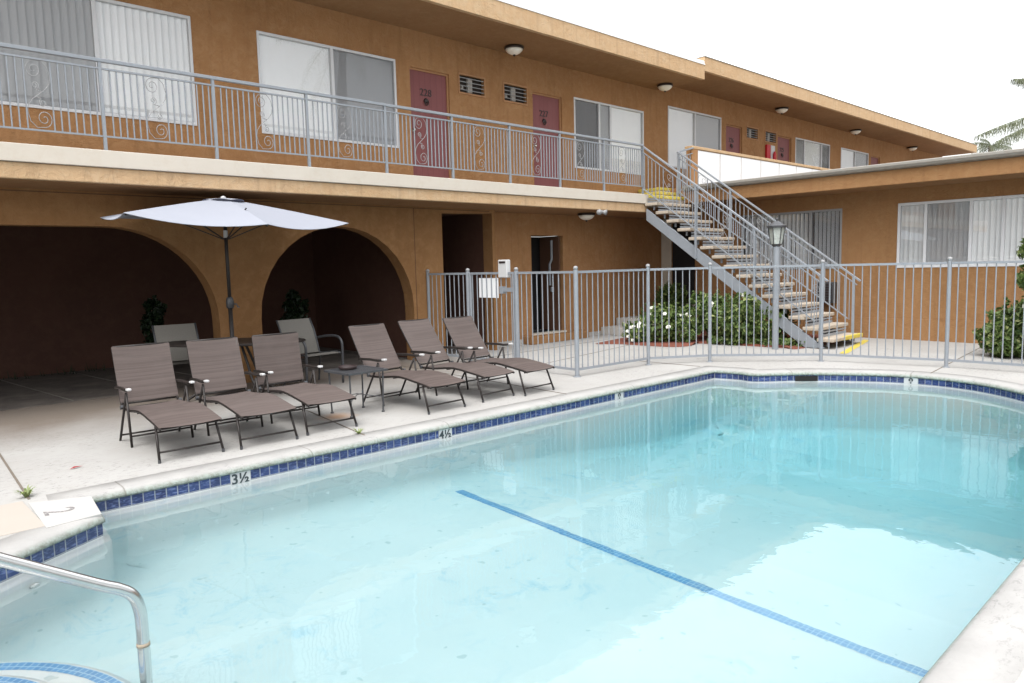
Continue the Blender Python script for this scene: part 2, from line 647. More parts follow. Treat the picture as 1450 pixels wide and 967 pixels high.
def struct(o, kind='structure'):
    o['kind'] = kind
    return o


def dup(root, loc, rotz=0.0, label=None):
    r = root.copy()
    COL.objects.link(r)
    r.location = loc
    r.rotation_euler = (0, 0, rotz)
    if label:
        r['label'] = label
    for ch in list(root.children):
        c = ch.copy()
        COL.objects.link(c)
        c.parent = r
        for g in list(ch.children):
            d = g.copy()
            COL.objects.link(d)
            d.parent = c
    return r


def text_mesh(txt, size, depth=.002, bold=0.0):
    cu = bpy.data.curves.new('lettering', 'FONT')
    cu.body = txt
    cu.size = size
    cu.extrude = depth
    cu.offset = bold
    cu.align_x = 'CENTER'
    cu.align_y = 'CENTER'
    o = bpy.data.objects.new('lettering', cu)
    COL.objects.link(o)
    dg = bpy.context.evaluated_depsgraph_get()
    me = bpy.data.meshes.new_from_object(o.evaluated_get(dg))
    bpy.data.objects.remove(o)
    bpy.data.curves.remove(cu)
    return me


def put_text(name, txt, size, mat, origin, xdir, ydir, parent, depth=.002, bold=0.0):
    me = text_mesh(txt, size, depth, bold)
    x = Vector(xdir).normalized()
    y = Vector(ydir).normalized()
    z = x.cross(y)
    mt = Matrix(((x.x, y.x, z.x, origin[0]), (x.y, y.y, z.y, origin[1]), (x.z, y.z, z.z, origin[2]), (0, 0, 0, 1)))
    me.transform(mt)
    me.materials.clear()
    me.materials.append(mat)
    return link(name, me, parent)


def catmull(P, n=8, closed=False):
    P = [Vector(p) for p in P]
    out = []
    m = len(P)
    rng = range(m if closed else m - 1)
    for i in rng:
        p0 = P[(i - 1) % m] if closed or i > 0 else P[0]
        p1, p2 = P[i], P[(i + 1) % m]
        p3 = P[(i + 2) % m] if closed or i + 2 < m else P[-1]
        for k in range(n):
            t = k / n
            out.append(.5 * ((2 * p1) + (p2 - p0) * t + (2 * p0 - 5 * p1 + 4 * p2 - p3) * t * t + (3 * p1 - p0 - 3 * p2 + p3) * t ** 3))
    if not closed:
        out.append(P[-1])
    return out


# ------------------------------------------------------------------ camera
cam_d = bpy.data.cameras.new('camera')
cam = bpy.data.objects.new('camera', cam_d)
COL.objects.link(cam)
R = Vector((.7237430195, -.6896424746, -.0242754812))
U = Vector((.0882355713, .0575943856, .9944331907))
F = Vector((.6844052350, .7218560411, -.1025345323))
cam.matrix_world = Matrix(((R.x, U.x, -F.x, 0), (R.y, U.y, -F.y, -9.38126), (R.z, U.z, -F.z, 1.58457), (0, 0, 0, 1)))
cam_d.sensor_width = 36
cam_d.lens = 25.823
cam_d.clip_end = 2000
scn.camera = cam

# ------------------------------------------------------------------ light
SUN = Vector((-.42, -.26, .87)).normalized()
sd = bpy.data.lights.new('sun', 'SUN')
sd.energy = .5
sd.angle = math.radians(28)
sd.color = (1.0, .965, .91)
so = bpy.data.objects.new('sun', sd)
COL.objects.link(so)
so.rotation_euler = SUN.to_track_quat('Z', 'Y').to_euler()
so.location = SUN * 60
wd = bpy.data.worlds.new('World')
scn.world = wd
wd.use_nodes = True
nt = wd.node_tree
bg = nt.nodes['Background']
sky = nd(nt, 'ShaderNodeTexSky', sky_type='NISHITA')
sky.sun_disc = False
sky.sun_elevation = math.asin(SUN.z)
sky.sun_rotation = math.atan2(SUN.x, SUN.y)
sky.air_density = 1.2
sky.dust_density = 4.0
sky.ozone_density = 1.0
hs = nd(nt, 'ShaderNodeHueSaturation')
hs.inputs['Saturation'].default_value = .12
hs.inputs['Value'].default_value = 3.6
lk(nt, sky.outputs[0], hs.inputs['Color'])
wt = nd(nt, 'ShaderNodeTexCoord')
wsep = nd(nt, 'ShaderNodeSeparateXYZ')
lk(nt, wt.outputs['Generated'], wsep.inputs[0])
lum = mth(nt, 'MULTIPLY_ADD', mth(nt, 'MAXIMUM', wsep.outputs['Z'], 0.0), .5, .5)      # overcast: the cloud deck is brightest overhead
wdot = nd(nt, 'ShaderNodeVectorMath', operation='DOT_PRODUCT')
lk(nt, wt.outputs['Generated'], wdot.inputs[0])
wdot.inputs[1].default_value = Vector((.64, .62, .46)).normalized()
glow = nd(nt, 'ShaderNodeMapRange', clamp=True, interpolation_type='SMOOTHSTEP')      # sky lobe added beyond the motel to brighten the water's reflection
lk(nt, wdot.outputs['Value'], glow.inputs['Value'])
glow.inputs['From Min'].default_value = .45
glow.inputs['From Max'].default_value = .97
lum = mth(nt, 'MULTIPLY', lum, mth(nt, 'MULTIPLY_ADD', glow.outputs[0], 1.05, 1.0))
wm_ = nd(nt, 'ShaderNodeVectorMath', operation='SCALE')
lk(nt, hs.outputs[0], wm_.inputs[0])
lk(nt, lum, wm_.inputs['Scale'])
lk(nt, wm_.outputs[0], bg.inputs['Color'])
bg.inputs['Strength'].default_value = .15
scn.view_settings.view_transform = 'Standard'
scn.view_settings.look = 'None'
scn.view_settings.exposure = -0.13
scn.view_settings.gamma = 1
scn.view_settings.use_curve_mapping = False
scn.cycles.use_denoising = True
scn.cycles.max_bounces = 12
scn.cycles.diffuse_bounces = 5
scn.cycles.glossy_bounces = 4
scn.cycles.transmission_bounces = 8
scn.cycles.transparent_max_bounces = 12
scn.cycles.caustics_refractive = True
scn.cycles.caustics_reflective = False

# ------------------------------------------------------------------ pool and ground
LIP = []          # pool outline at the coping lip, counted from the nook corner
corner0 = (1.354, -3.50)
A_ = (9.53, -3.655)


def seg(a, b, st=.14):
    n = max(1, int((Vector(b) - Vector(a)).length / st))
    return [tuple(Vector(a).lerp(Vector(b), i / n)) for i in range(n)]


LIP += seg(corner0, A_)
far = [A_, (9.60, -3.98), (9.60, -4.29), (10.13, -4.82), (10.64, -5.75), (10.62, -6.6), (10.1, -7.36), (9.2, -8.0), (8.0, -8.42), (7.0, -8.49)]
LIP += [(p.x, p.y) for p in catmull([Vector((x, y, 0)) for x, y in far], 6)][:-1]
LIP += seg((7.0, -8.49), (1.9, -8.50))
left = [(1.9, -8.50), (1.0, -8.35), (.0, -7.95), (-.75, -7.3), (-1.15, -6.5), (-1.05, -5.75), (-.55, -5.15), (.05, -4.77), (.635, -4.448), (.96, -4.235), (1.29, -4.03)]
LIP += [(p.x, p.y) for p in catmull([Vector((x, y, 0)) for x, y in left], 6)]
LIP += seg((1.29, -4.03), corner0)[1:]
NL = len(LIP)
# outward normals
ARC = [0.0]
for i in range(NL):
    a, b = Vector(LIP[i]), Vector(LIP[(i + 1) % NL])
    ARC.append(ARC[-1] + (b - a).length)
NRM = []
for i in range(NL):
    p0, p1, p2 = Vector(LIP[i - 1]), Vector(LIP[i]), Vector(LIP[(i + 1) % NL])
    d1, d2 = (p1 - p0).normalized(), (p2 - p1).normalized()
    n1, n2 = Vector((-d1.y, d1.x)), Vector((-d2.y, d2.x))
    n = n1 + n2
    n = n / max(.35, n.length_squared / 2) if n.length > 1e-6 else n1
    NRM.append(n)                                   # path runs clockwise seen from above, so this points outwards


def off(d, i):
    i %= NL
    return (LIP[i][0] + NRM[i].x * d, LIP[i][1] + NRM[i].y * d)


def ring_sweep(prof, name, mat, parent=None, uvv=None, smooth=True):
    """prof: list of (offset outward, z, v) swept round the outline"""
    mb = MB()
    for i in range(NL):
        for k in range(len(prof) - 1):
            (d0, z0, v0), (d1, z1, v1) = prof[k], prof[k + 1]
            a, b = off(d0, i), off(d0, i + 1)
            c, d = off(d1, i + 1), off(d1, i)
            mb.quad((a[0], a[1], z0), (d[0], d[1], z1), (c[0], c[1], z1), (b[0], b[1], z0),
                    [(ARC[i], v0), (ARC[i], v1), (ARC[i + 1], v1), (ARC[i + 1], v0)])
    o = mb.build(name, mat, parent, smooth=smooth)
    bm = bmesh.new()
    bm.from_mesh(o.data)
    bmesh.ops.remove_doubles(bm, verts=bm.verts, dist=1e-4)
    bm.to_mesh(o.data)
    bm.free()
    return o


OUT = .28
WATER_Z = -.148
# ground sheet with the pool cut out
bm = bmesh.new()
inner = [bm.verts.new((*off(OUT - .02, i), 0)) for i in range(NL)]
outer = [bm.verts.new(p) for p in ((-400, -400, 0), (500, -400, 0), (500, 500, 0), (-400, 500, 0))]
eds = [bm.edges.new((inner[i], inner[(i + 1) % NL])) for i in range(NL)] + [bm.edges.new((outer[i], outer[(i + 1) % 4])) for i in range(4)]
bmesh.ops.triangle_fill(bm, edges=eds, use_beauty=True)
for f in bm.faces:
    if f.normal.z < 0:
        f.normal_flip()
me = bpy.data.meshes.new('ground')
bm.to_mesh(me)
bm.free()
me.materials.append(M['deck'])
struct(link('ground', me))

cop = [(OUT, -.03, 0), (OUT - .004, .0015, .03), (.10, .003, .24), (.065, .001, .28), (.036, -.007, .305), (.014, -.022, .33), (.002, -.040, .35), (.003, -.054, .365), (.02, -.062, .385)]
struct(ring_sweep(cop, 'pool_coping', M['coping']))

basin = MB()
basin_o = None


def floor_z(x):
    pts = [(-3, -1.10), (.5, -1.14), (4.40, -1.52), (5.2, -1.72), (6.2, -2.08), (7.2, -2.5), (8.2, -2.9), (9.2, -3.15), (20, -3.3)]
    for (x0, z0), (x1, z1) in zip(pts, pts[1:]):
        if x <= x1:
            return z0 + (z1 - z0) * max(0, (x - x0)) / (x1 - x0)
    return pts[-1][1]


TD = .02
rings = [(TD, -.1455), (TD - .012, -.20), (TD - .035, -.225), (TD - .045, -.255)]
bm = bmesh.new()
allr = []
for d, z in rings:
    allr.append([bm.verts.new((*off(d, i), z)) for i in range(NL)])
for a in range(0, 6):
    t = a / 5 * PI / 2
    rad = .26
    rr = []
    for i in range(NL):
        p = off(TD - .045 - rad * (1 - math.cos(t)), i)
        rr.append(bm.verts.new((p[0], p[1], floor_z(p[0]) + rad * (1 - math.sin(t)))))
    allr.append(rr)
for ra, rb in zip(allr, allr[1:]):
    for i in range(NL):
        j = (i + 1) % NL
        bm.faces.new((ra[i], ra[j], rb[j], rb[i]))
last = allr[-1]
n0 = set(bm.faces)
eds = [bm.edges.get((last[i], last[(i + 1) % NL])) for i in range(NL)]
bmesh.ops.triangle_fill(bm, edges=eds, use_beauty=True)
newf = [f for f in bm.faces if f not in n0]
for xb in (.5, 4.40, 5.2, 6.2, 7.2, 8.2, 9.2):
    fl = [f for f in bm.faces if f not in n0]
    es = {e for f in fl for e in f.edges}
    vs = {v for f in fl for v in f.verts}
    bmesh.ops.bisect_plane(bm, geom=list(fl) + list(es) + list(vs), plane_co=(xb, 0, 0), plane_no=(1, 0, 0))
for f in bm.faces:
    if f not in n0:
        for v in f.verts:
            v.co.z = floor_z(v.co.x)
bmesh.ops.recalc_face_normals(bm, faces=bm.faces)
for f in bm.faces:
    f.smooth = f in n0
me = bpy.data.meshes.new('pool_basin')
bm.to_mesh(me)
bm.free()
me.materials.append(M['plaster'])
basin_o = struct(link('pool_basin', me))
ring_sweep([(TD, -.056, .0835), (TD, -.1395, 0), (TD, -.146, -.0065)], 'waterline_tile', M['tile'], basin_o, smooth=False)

# floor line and curved entry steps
mb = MB()
y = -8.35
while y < -3.93:
    y2 = min(y + .25, -3.93)
    z0 = floor_z(4.36) + .004
    mb.quad((4.355, y, floor_z(4.355) + .005), (4.40, y, -1.514), (4.40, y2, -1.514), (4.355, y2, floor_z(4.355) + .005),
            [(.0, y), (.045, y), (.045, y2), (.0, y2)])
    mb.quad((4.40, y, -1.514), (4.445, y, floor_z(4.445) + .006), (4.445, y2, floor_z(4.445) + .006), (4.40, y2, -1.514),
            [(.045, y), (.09, y), (.09, y2), (.045, y2)])
    y = y2
mb.build('floor_line', M['mosaic'], basin_o)
SC = Vector((-.1, -5.95))
st = MB()
tl = MB()
for r, z in ((1.05, -.50), (.77, -.28)):
    n = 64
    for k in range(n):
        a0, a1 = 2 * PI * k / n, 2 * PI * (k + 1) / n
        p = lambda rr, a, zz: (SC.x + rr * math.cos(a), SC.y + rr * math.sin(a), zz)
        st.quad(p(r, a0, -1.3), p(r, a1, -1.3), p(r, a1, z - .03), p(r, a0, z - .03))
        st.quad(p(r, a0, z - .03), p(r, a1, z - .03), p(r - .03, a1, z), p(r - .03, a0, z))
        st.quad(p(r - .03, a0, z), p(r - .03, a1, z), p(0, a1, z), p(0, a0, z))
        tl.quad(p(r - .035, a0, z + .004), p(r - .035, a1, z + .004), p(r - .10, a1, z + .004), p(r - .10, a0, z + .004),
                [(0, a0 * r), (0, a1 * r), (.065, a1 * r), (.065, a0 * r)])
step_o = st.build('entry_steps', M['plaster'], basin_o)
tl.build('step_edge_tiles', M['mosaic'], step_o)
# return fitting on the nook wall, skimmer mouth, underwater lamp
mb = MB()
mb.lathe([(.001, .02), (.018, .02), (.03, .012), (.034, 0)], n=16)
rf = mb.build('return_fitting', M['white_plastic'], basin_o, smooth=True)
rf.rotation_euler = Vector((.5, -.87, .05)).to_track_quat('Z', 'Y').to_euler()
rf.location = (.80, -4.395, -.36)

wm = MB()
bm = bmesh.new()
ws = [bm.verts.new((*off(TD + .01, i), WATER_Z)) for i in range(NL)]
f = bm.faces.new(ws)
if f.normal.z < 0:
    f.normal_flip()
bmesh.ops.triangulate(bm, faces=[f])
for f in bm.faces:
    if f.normal.z < 0:
        f.normal_flip()
me = bpy.data.meshes.new('water')
bm.to_mesh(me)
bm.free()
me.materials.append(M['water'])
struct(link('water', me))


# depth markers set in the tile band
def wall_point(s_target):
    for i in range(NL):
        if ARC[i] <= s_target <= ARC[i + 1]:
            t = (s_target - ARC[i]) / (ARC[i + 1] - ARC[i])
            a, b = Vector(off(TD, i)), Vector(off(TD, i + 1))
            d = (b - a).normalized()
            return a.lerp(b, t), d
    return None


def near_arc(x, y):
    best = min(range(NL), key=lambda i: (LIP[i][0] - x) ** 2 + (LIP[i][1] - y) ** 2)
    i = best
    j = (i + 1) % NL
    a, b = Vector(LIP[i]), Vector(LIP[j])
    d = (b - a)
    t = (Vector((x, y)) - a).dot(d) / d.length_squared
    return ARC[i] + t * d.length


MARKS = [(2.437, -3.52, '3½', 'white depth marker tile reading 3½ set in the blue waterline band'),
         (4.563, -3.57, '4½', 'white depth marker tile reading 4½ below the loungers'),
         (7.344, -3.62, '8', 'white depth marker tile reading 8 on the long straight pool edge'),
         (10.68, -5.95, '8', 'white depth marker tile reading 8 on the curved far pool end')]
for x, y, t, lab in MARKS:
    p, d = wall_point(near_arc(x, y))
    inw = Vector((d.y, -d.x))                      # towards the water
    mb = MB()
    c = Vector((p.x, p.y, -.112)) + Vector((inw.x, inw.y, 0)) * .001
    dx = Vector((d.x, d.y, 0))
    mb.bar(c - dx * .083, c + dx * .083, .012, .108)
    o = mb.build('depth_marker', M['white_plastic'], None, bevel=.001)
    tag(o, lab, 'depth marker', 'depth markers in the tile band')
    # text reads from inside the pool: its right is along +d seen from the water
    org = c + Vector((inw.x, inw.y, 0)) * .0075 + (Vector((0, 0, -.002)))
    put_text('depth_number', t, .125 if len(t) == 1 else .118, M['ink'], org, dx, (0, 0, 1), o, .0012, .003)

pS, dS = wall_point(near_arc(10.09, -4.79))
inw = Vector((dS.y, -dS.x))
mb = MB()
c = Vector((pS.x, pS.y, -.108)) + Vector((inw.x, inw.y, 0)) * .002
mb.bar(c - Vector((dS.x, dS.y, 0)) * .16, c + Vector((dS.x, dS.y, 0)) * .16, .012, .075)
mb.build('skimmer_mouth', M['dark'], basin_o)

# painted depth figure and pads on the nook corner
mb = MB()
mb.add([(.975, -3.36, .0062), (.945, -4.06, .0062), (1.27, -4.02, .0062), (1.33, -3.53, .0062)], [(0, 1, 2, 3)])
mb.add([(.975, -3.36, -.02), (.945, -4.06, -.02), (1.27, -4.02, -.02), (1.33, -3.53, -.02)], [(3, 2, 1, 0)])
n0_ = 0
for a, b in ((0, 1), (1, 2), (2, 3), (3, 0)):
    mb.f.append((a, a + 4, b + 4, b))
pad = struct(mb.build('coping_corner_slab', m_plain('corner_slab', (.395, .388, .375), .85, var=.07, scale=5, bump=.3, dirt=(.4, .38, .35), dirt_amt=.3)))
put_text('painted_number', '2', .26, m_plain('worn_paint', (.16, .15, .15), .8, var=.5, scale=30, dirt=(.6, .58, .55), dirt_amt=.9), (1.075, -3.74, .0072), (-.08, -1, 0), (1, -.08, 0), pad, .0006)
mb = MB()
mb.box(-3.0, .955, -4.0, -3.27, -.02, .0055)
struct(mb.build('beige_paving', M['beige_pad'], bevel=.004))
mb = MB()


def joint(mb, a, b, w=.012):
    a, b = Vector((*a, .0035)), Vector((*b, .0035))
    mb.bar(a, b, w, .004)


joint(mb, (1.0, -3.25), (1.1, -1.5), .016)
joint(mb, (1.1, -1.5), (1.23, 1.16), .016)
joint(mb, (3.72, -3.37), (3.95, -1.9))
joint(mb, (3.95, -1.9), (4.2, .9), .008)
joint(mb, (6.6, -3.37), (6.9, .85), .008)
joint(mb, (9.62, -3.35), (9.6, -2.2), .009)
joint(mb, (10.86, -6.14), (14.95, -5.8), .012)
joint(mb, (8.0, -1.3), (13.2, -.35), .010)
joint(mb, (7.8, .1), (12.0, .35), .010)
struct(mb.build('deck_joints', m_plain('joint_dirt', (.15, .125, .10), .9, var=.4, scale=30)))
mb = MB()
mb.box(-8, 7.6, 1.16, 4.6, -.02, .006)
mb.box(8.06, 9.28, 1.10, 4.6, -.02, .006)
struct(mb.build('patio_floor', M['patio']))
mb = MB()
for k in range(14):
    joint(mb, (-6 + k * 1.0 + .3, 1.2), (-6 + k * 1.0, 4.5), .02)
for q in mb.v:
    pass
mb.v = [(x, y, z + .006) for x, y, z in mb.v]
struct(mb.build('patio_floor_joints', m_plain('pale_grout', (.20, .185, .165), .9)))


# ------------------------------------------------------------------ walls with openings
def wall_open(name, mat, parent, s0, s1, z0, z1, front, depth, openings, axis='x', recess=.12):
    """wall sheet facing -y (axis x) or -x (axis y); openings (a0,a1,b0,b1) get reveals"""
    mb = MB()
    P = (lambda s, d, z: (s, front + d, z)) if axis == 'x' else (lambda s, d, z: (front + d, s, z))
    S = sorted({s0, s1, *[o[0] for o in openings], *[o[1] for o in openings]})
    Zs = sorted({z0, z1, *[o[2] for o in openings], *[o[3] for o in openings]})
    for a, b in zip(S, S[1:]):
        for c, d in zip(Zs, Zs[1:]):
            m, n = (a + b) / 2, (c + d) / 2
            if any(o[0] < m < o[1] and o[2] < n < o[3] for o in openings):
                continue
            mb.quad(P(a, 0, c), P(b, 0, c), P(b, 0, d), P(a, 0, d))
            mb.quad(P(a, depth, c), P(a, depth, d), P(b, depth, d), P(b, depth, c))
    for o in openings:
        a, b, c, d = o[:4]
        mb.quad(P(a, 0, c), P(a, 0, d), P(a, depth, d), P(a, depth, c))
        mb.quad(P(b, 0, c), P(b, depth, c), P(b, depth, d), P(b, 0, d))
        mb.quad(P(a, 0, d), P(b, 0, d), P(b, depth, d), P(a, depth, d))
        mb.quad(P(a, 0, c), P(a, depth, c), P(b, depth, c), P(b, 0, c))
    for c in (z0, z1):
        mb.quad(P(s0, 0, c), P(s1, 0, c), P(s1, depth, c), P(s0, depth, c))
    for s in (s0, s1):
        mb.quad(P(s, 0, z0), P(s, depth, z0), P(s, depth, z1), P(s, 0, z1))
    return mb.build(name, mat, parent)


def window(parent, a0, a1, z0, z1, front, panes, axis='x', fr=.035, frame_mat=None):
    """panes: list of (start fraction, end fraction, blind kind, screen?)"""
    P = (lambda s, d, z: (s, front + d, z)) if axis == 'x' else (lambda s, d, z: (front + d, s, z))

    def bx(mb, s0_, s1_, d0, d1, zz0, zz1):
        p, q = P(s0_, d0, zz0), P(s1_, d1, zz1)
        mb.box(p[0], q[0], p[1], q[1], zz0, zz1)
    root = None
    mb = MB()
    bx(mb, a0, a1, -.012, .06, z1 - fr, z1 + .004)
    bx(mb, a0, a1, -.014, .06, z0 - .004, z0 + fr)
    bx(mb, a0 - .004, a0 + fr, -.010, .058, z0, z1)
    bx(mb, a1 - fr, a1 + .004, -.010, .058, z0, z1)
    for p in panes[:-1]:
        m = a0 + (a1 - a0) * p[1]
        bx(mb, m - .026, m + .026, -.010, .05, z0 + fr, z1 - fr)
    fo = mb.build('window', frame_mat or M['alu'], parent, bevel=.003)
    for k, (f0, f1, kind, scr) in enumerate(panes):
        s0_, s1_ = a0 + (a1 - a0) * f0 + .02, a0 + (a1 - a0) * f1 - .02
        g = MB()
        g.quad(P(s0_, .025, z0 + .02), P(s1_, .025, z0 + .02), P(s1_, .025, z1 - .02), P(s0_, .025, z1 - .02))
        g.build('pane', M['glass'], fo)
        if scr:
            g = MB()
            g.quad(P(s0_, .012, z0 + .02), P(s1_, .012, z0 + .02), P(s1_, .012, z1 - .02), P(s0_, .012, z1 - .02))
            g.build('insect_screen', M['screen'], fo)
        if kind:
            b = MB()
            n = max(3, int((s1_ - s0_) / .085))
            wv = .006 if kind in ('sheer', 'veil') else .028
            prev = None
            for i in range(n):
                u0 = s0_ + (s1_ - s0_) * i / n
                u1 = s0_ + (s1_ - s0_) * (i + 1) / n - .004
                d0 = .056 + wv * rnd.uniform(.6, 1.1)
                d1 = .056 - wv * rnd.uniform(.6, 1.1)
                if kind == 'open':
                    u1 = u0 + (u1 - u0) * .55
                    d0, d1 = .12, .06
                b.quad(P(u0, d0, z0 + .03), P(u1, d1, z0 + .03), P(u1, d1, z1 - .03), P(u0, d0, z1 - .03))
            mt = {'white': M['blind'], 'sheer': M['blind'], 'grey': M['blind_grey'], 'dark': M['curtain_dark'], 'open': M['blind_grey'], 'shade': M['blind_dark'], 'veil': M['blind_veil']}[kind]
            b.build('vertical_blind', mt, fo)
    r = MB()
    p0, p1 = P(a0, .5, z0), P(a1, .5, z1)
    r.quad(P(a0, .5, z0), P(a1, .5, z0), P(a1, .5, z1), P(a0, .5, z1))
    r.quad(P(a0, .12, z0), P(a0, .5, z0), P(a0, .5, z1), P(a0, .12, z1))
    r.quad(P(a1, .12, z0), P(a1, .5, z0), P(a1, .5, z1), P(a1, .12, z1))
    r.quad(P(a0, .12, z0), P(a1, .12, z0), P(a1, .5, z0), P(a0, .5, z0))
    r.quad(P(a0, .12, z1), P(a1, .12, z1), P(a1, .5, z1), P(a0, .5, z1))
    r.build('room_behind', M['vent_dark'], fo)
    return fo


def door(parent, x0, x1, z0, z1, front, num, knob=True):
    mb = MB()
    for a, b in ((x0, x0 + .03), (x1 - .03, x1)):
        mb.box(a, b, front + .03, front + .11, z0, z1)
    mb.box(x0 + .03, x1 - .03, front + .03, front + .11, z1 - .03, z1)
    mb2 = MB()
    mb2.box(x0 + .03, x1 - .03, front + .055, front + .10, z0, z1 - .03)
    d = mb2.build('door', M['door'], parent)
    mb.build('door_frame', M['rust'], d)
    mb = MB()
    mb.box(x0 + .03, x1 - .03, front + .045, front + .056, z0, z0 + .045)
    mb.build('door_sweep', M['black'], d)
    cx = x0 + (x1 - x0) * .43
    if num:
        put_text('door_number', num, .175, M['black'], (cx, front + .050, z1 - .385), (1, 0, 0), (0, 0, 1), d, .004)
        mb = MB()
        mb.lathe([(.001, .03), (.03, .03), (.045, .012), (.048, 0)], n=14)
        mb.v = [(cx + x, front + .055 - z, z1 - .52 + y) for x, y, z in mb.v]
        ring = [(cx + .042 * math.cos(t), front + .03, z1 - .545 + .05 * math.sin(t)) for t in [2 * PI * k / 14 for k in range(15)]]
        mb.tube(ring, .009, 6)
        mb.build('door_knocker', M['black'], d, smooth=True)
    mb = MB()
    kx = x0 + .075
    mb.lathe([(.001, .07), (.022, .066), (.028, .05), (.02, .035), (.01, .028), (.01, .008), (.026, .006), (.026, 0)], n=12)
    mb.v = [(kx + x, front + .055 - z, z0 + .98 + y) for x, y, z in mb.v]
    mb.build('door_handle', M['steel'], d, smooth=True)
    return d


def vent(parent, x0, x1, z0, z1, front):
    mb = MB()
    t = .03
    mb.box(x0, x1, front - .015, front + .05, z1 - t, z1)
    mb.box(x0, x1, front - .017, front + .05, z0, z0 + t)
    mb.box(x0, x0 + t, front - .013, front + .05, z0 + t, z1 - t)
    mb.box(x1 - t, x1, front - .013, front + .05, z0 + t, z1 - t)
    v = mb.build('vent_grille', M['rust'], parent)
    mb = MB()
    for k in range(4):
        z = z0 + t + (z1 - z0 - 2 * t) * (k + .7) / 4.4
        mb.box(x0 + t, x1 - t, front + .005, front + .02, z, z + .012)
    mb.build('vent_bars', M['rail_light'], v)
    mb = MB()
    mb.quad((x0, front + .11, z0), (x1, front + .11, z0), (x1, front + .11, z1), (x0, front + .11, z1))
    mb.build('vent_back', M['vent_dark'], v)
    mb = MB()
    c = x0 + (x1 - x0) * .5
    mb.box(c - .05, c + .06, front + .06, front + .10, z0 + .06, z1 - .05)
    mb.lathe([(.03, 0), (.03, .06)], (x0 + .15, front + .08, z0 + .10), 8)
    mb.build('vent_fan', M['stump'], v)
    return v


# ------------------------------------------------------------------ the two-storey motel building
bld = thing('motel_building', (4, 1.2, 0), 'two-storey ochre stucco motel building with arched ground floor and balcony walkway', 'building')
YW = 1.2
W1 = [(1.60, 4.09), (5.04, 7.47), (12.0, 14.44)]
D1 = [(7.76, 8.63), (10.76, 11.62)]
G1 = [(8.84, 9.50), (9.95, 10.62)]
op1 = [(a, b, 3.63, 5.09) for a, b in W1] + [(a, b, 3.0, 5.03) for a, b in D1] + [(a, b, 4.73, 5.10) for a, b in G1] + [(-1.9, .6, 3.63, 5.09)]
wall_open('upper_wall', M['stucco'], bld, -8, 14.97, 2.90, 5.68, YW, .14, op1)
DZ = .27
W2 = [(15.43, 17.87), (22.17, 24.62), (25.5, 27.85)]
D2 = [(18.12, 18.97), (21.03, 21.9), (28.1, 28.95)]
G2 = [(19.18, 19.86), (20.25, 20.95)]
op2 = [(a, b, 3.63 + DZ, 5.09 + DZ - (.09 if a > 20 else .01)) for a, b in W2] + [(a, b, 3.27, 5.22) for a, b in D2] + [(a, b, 4.95, 5.29) for a, b in G2]
wall_open('upper_wall', M['stucco'], bld, 14.972, 36, 3.0, 5.88, YW - .002, .14, op2)

window(bld, *W1[0], 3.63, 5.09, YW, [(0, .52, 'grey', True), (.52, 1, 'white', False)])
window(bld, *W1[1], 3.63, 5.09, YW, [(0, .505, 'sheer', False), (.505, 1, 'veil', True)])
window(bld, *W1[2], 3.63, 5.09, YW, [(0, .34, 'dark', True), (.34, .5, 'grey', True), (.5, 1, 'sheer', False)])
window(bld, -1.9, .6, 3.63, 5.09, YW, [(0, .5, 'white', False), (.5, 1, 'white', True)])
window(bld, *W2[0], 3.90, 5.35, YW, [(0, .49, 'sheer', False), (.49, 1, 'sheer', True)])
window(bld, *W2[1], 3.90, 5.27, YW, [(0, .25, 'grey', True), (.25, .75, 'sheer', False), (.75, 1, 'shade', True)])
window(bld, *W2[2], 3.90, 5.27, YW, [(0, .5, 'white', False), (.5, 1, 'sheer', True)])
for (a, b), n in zip(D1, ('228', '227')):
    door(bld, a, b, 3.0, 5.03, YW, n)
for (a, b), n in zip(D2, ('226', '225', None)):
    door(bld, a, b, 3.28, 5.22, YW, n)
for a, b in G1:
    vent(bld, a, b, 4.73, 5.10, YW)
for a, b in G2:
    vent(bld, a, b, 4.95, 5.29, YW)

# roofs
mb = MB()
mb.box(-8, 14.968, -.1, 9, 5.65, 5.962)
rf1 = mb.build('roof', M['stucco_band'], bld)
mb = MB()
mb.box(-8.01, 14.975, -.112, 9, 5.964, 5.985)
mb.box(-8.01, 14.975, -.095, 9, 5.986, 6.05)
mb.build('roof_flashing', M['flash'], rf1)
mb = MB()
mb.box(-8, 14.96, -.02, 1.19, 5.645, 5.6495)
mb.build('soffit', M['soffit'], rf1)
mb = MB()
mb.box(14.972, 36, -.1, 9, 5.84, 6.145)
rf2 = mb.build('roof', M['stucco_band'], bld)
mb = MB()
mb.box(14.965, 36.01, -.112, 9, 6.147, 6.165)
mb.build('roof_flashing', M['gutter'], rf2)
mb = MB()
mb.box(14.98, 35.9, -.02, 1.19, 5.834, 5.8395)
mb.build('soffit', M['soffit'], rf2)

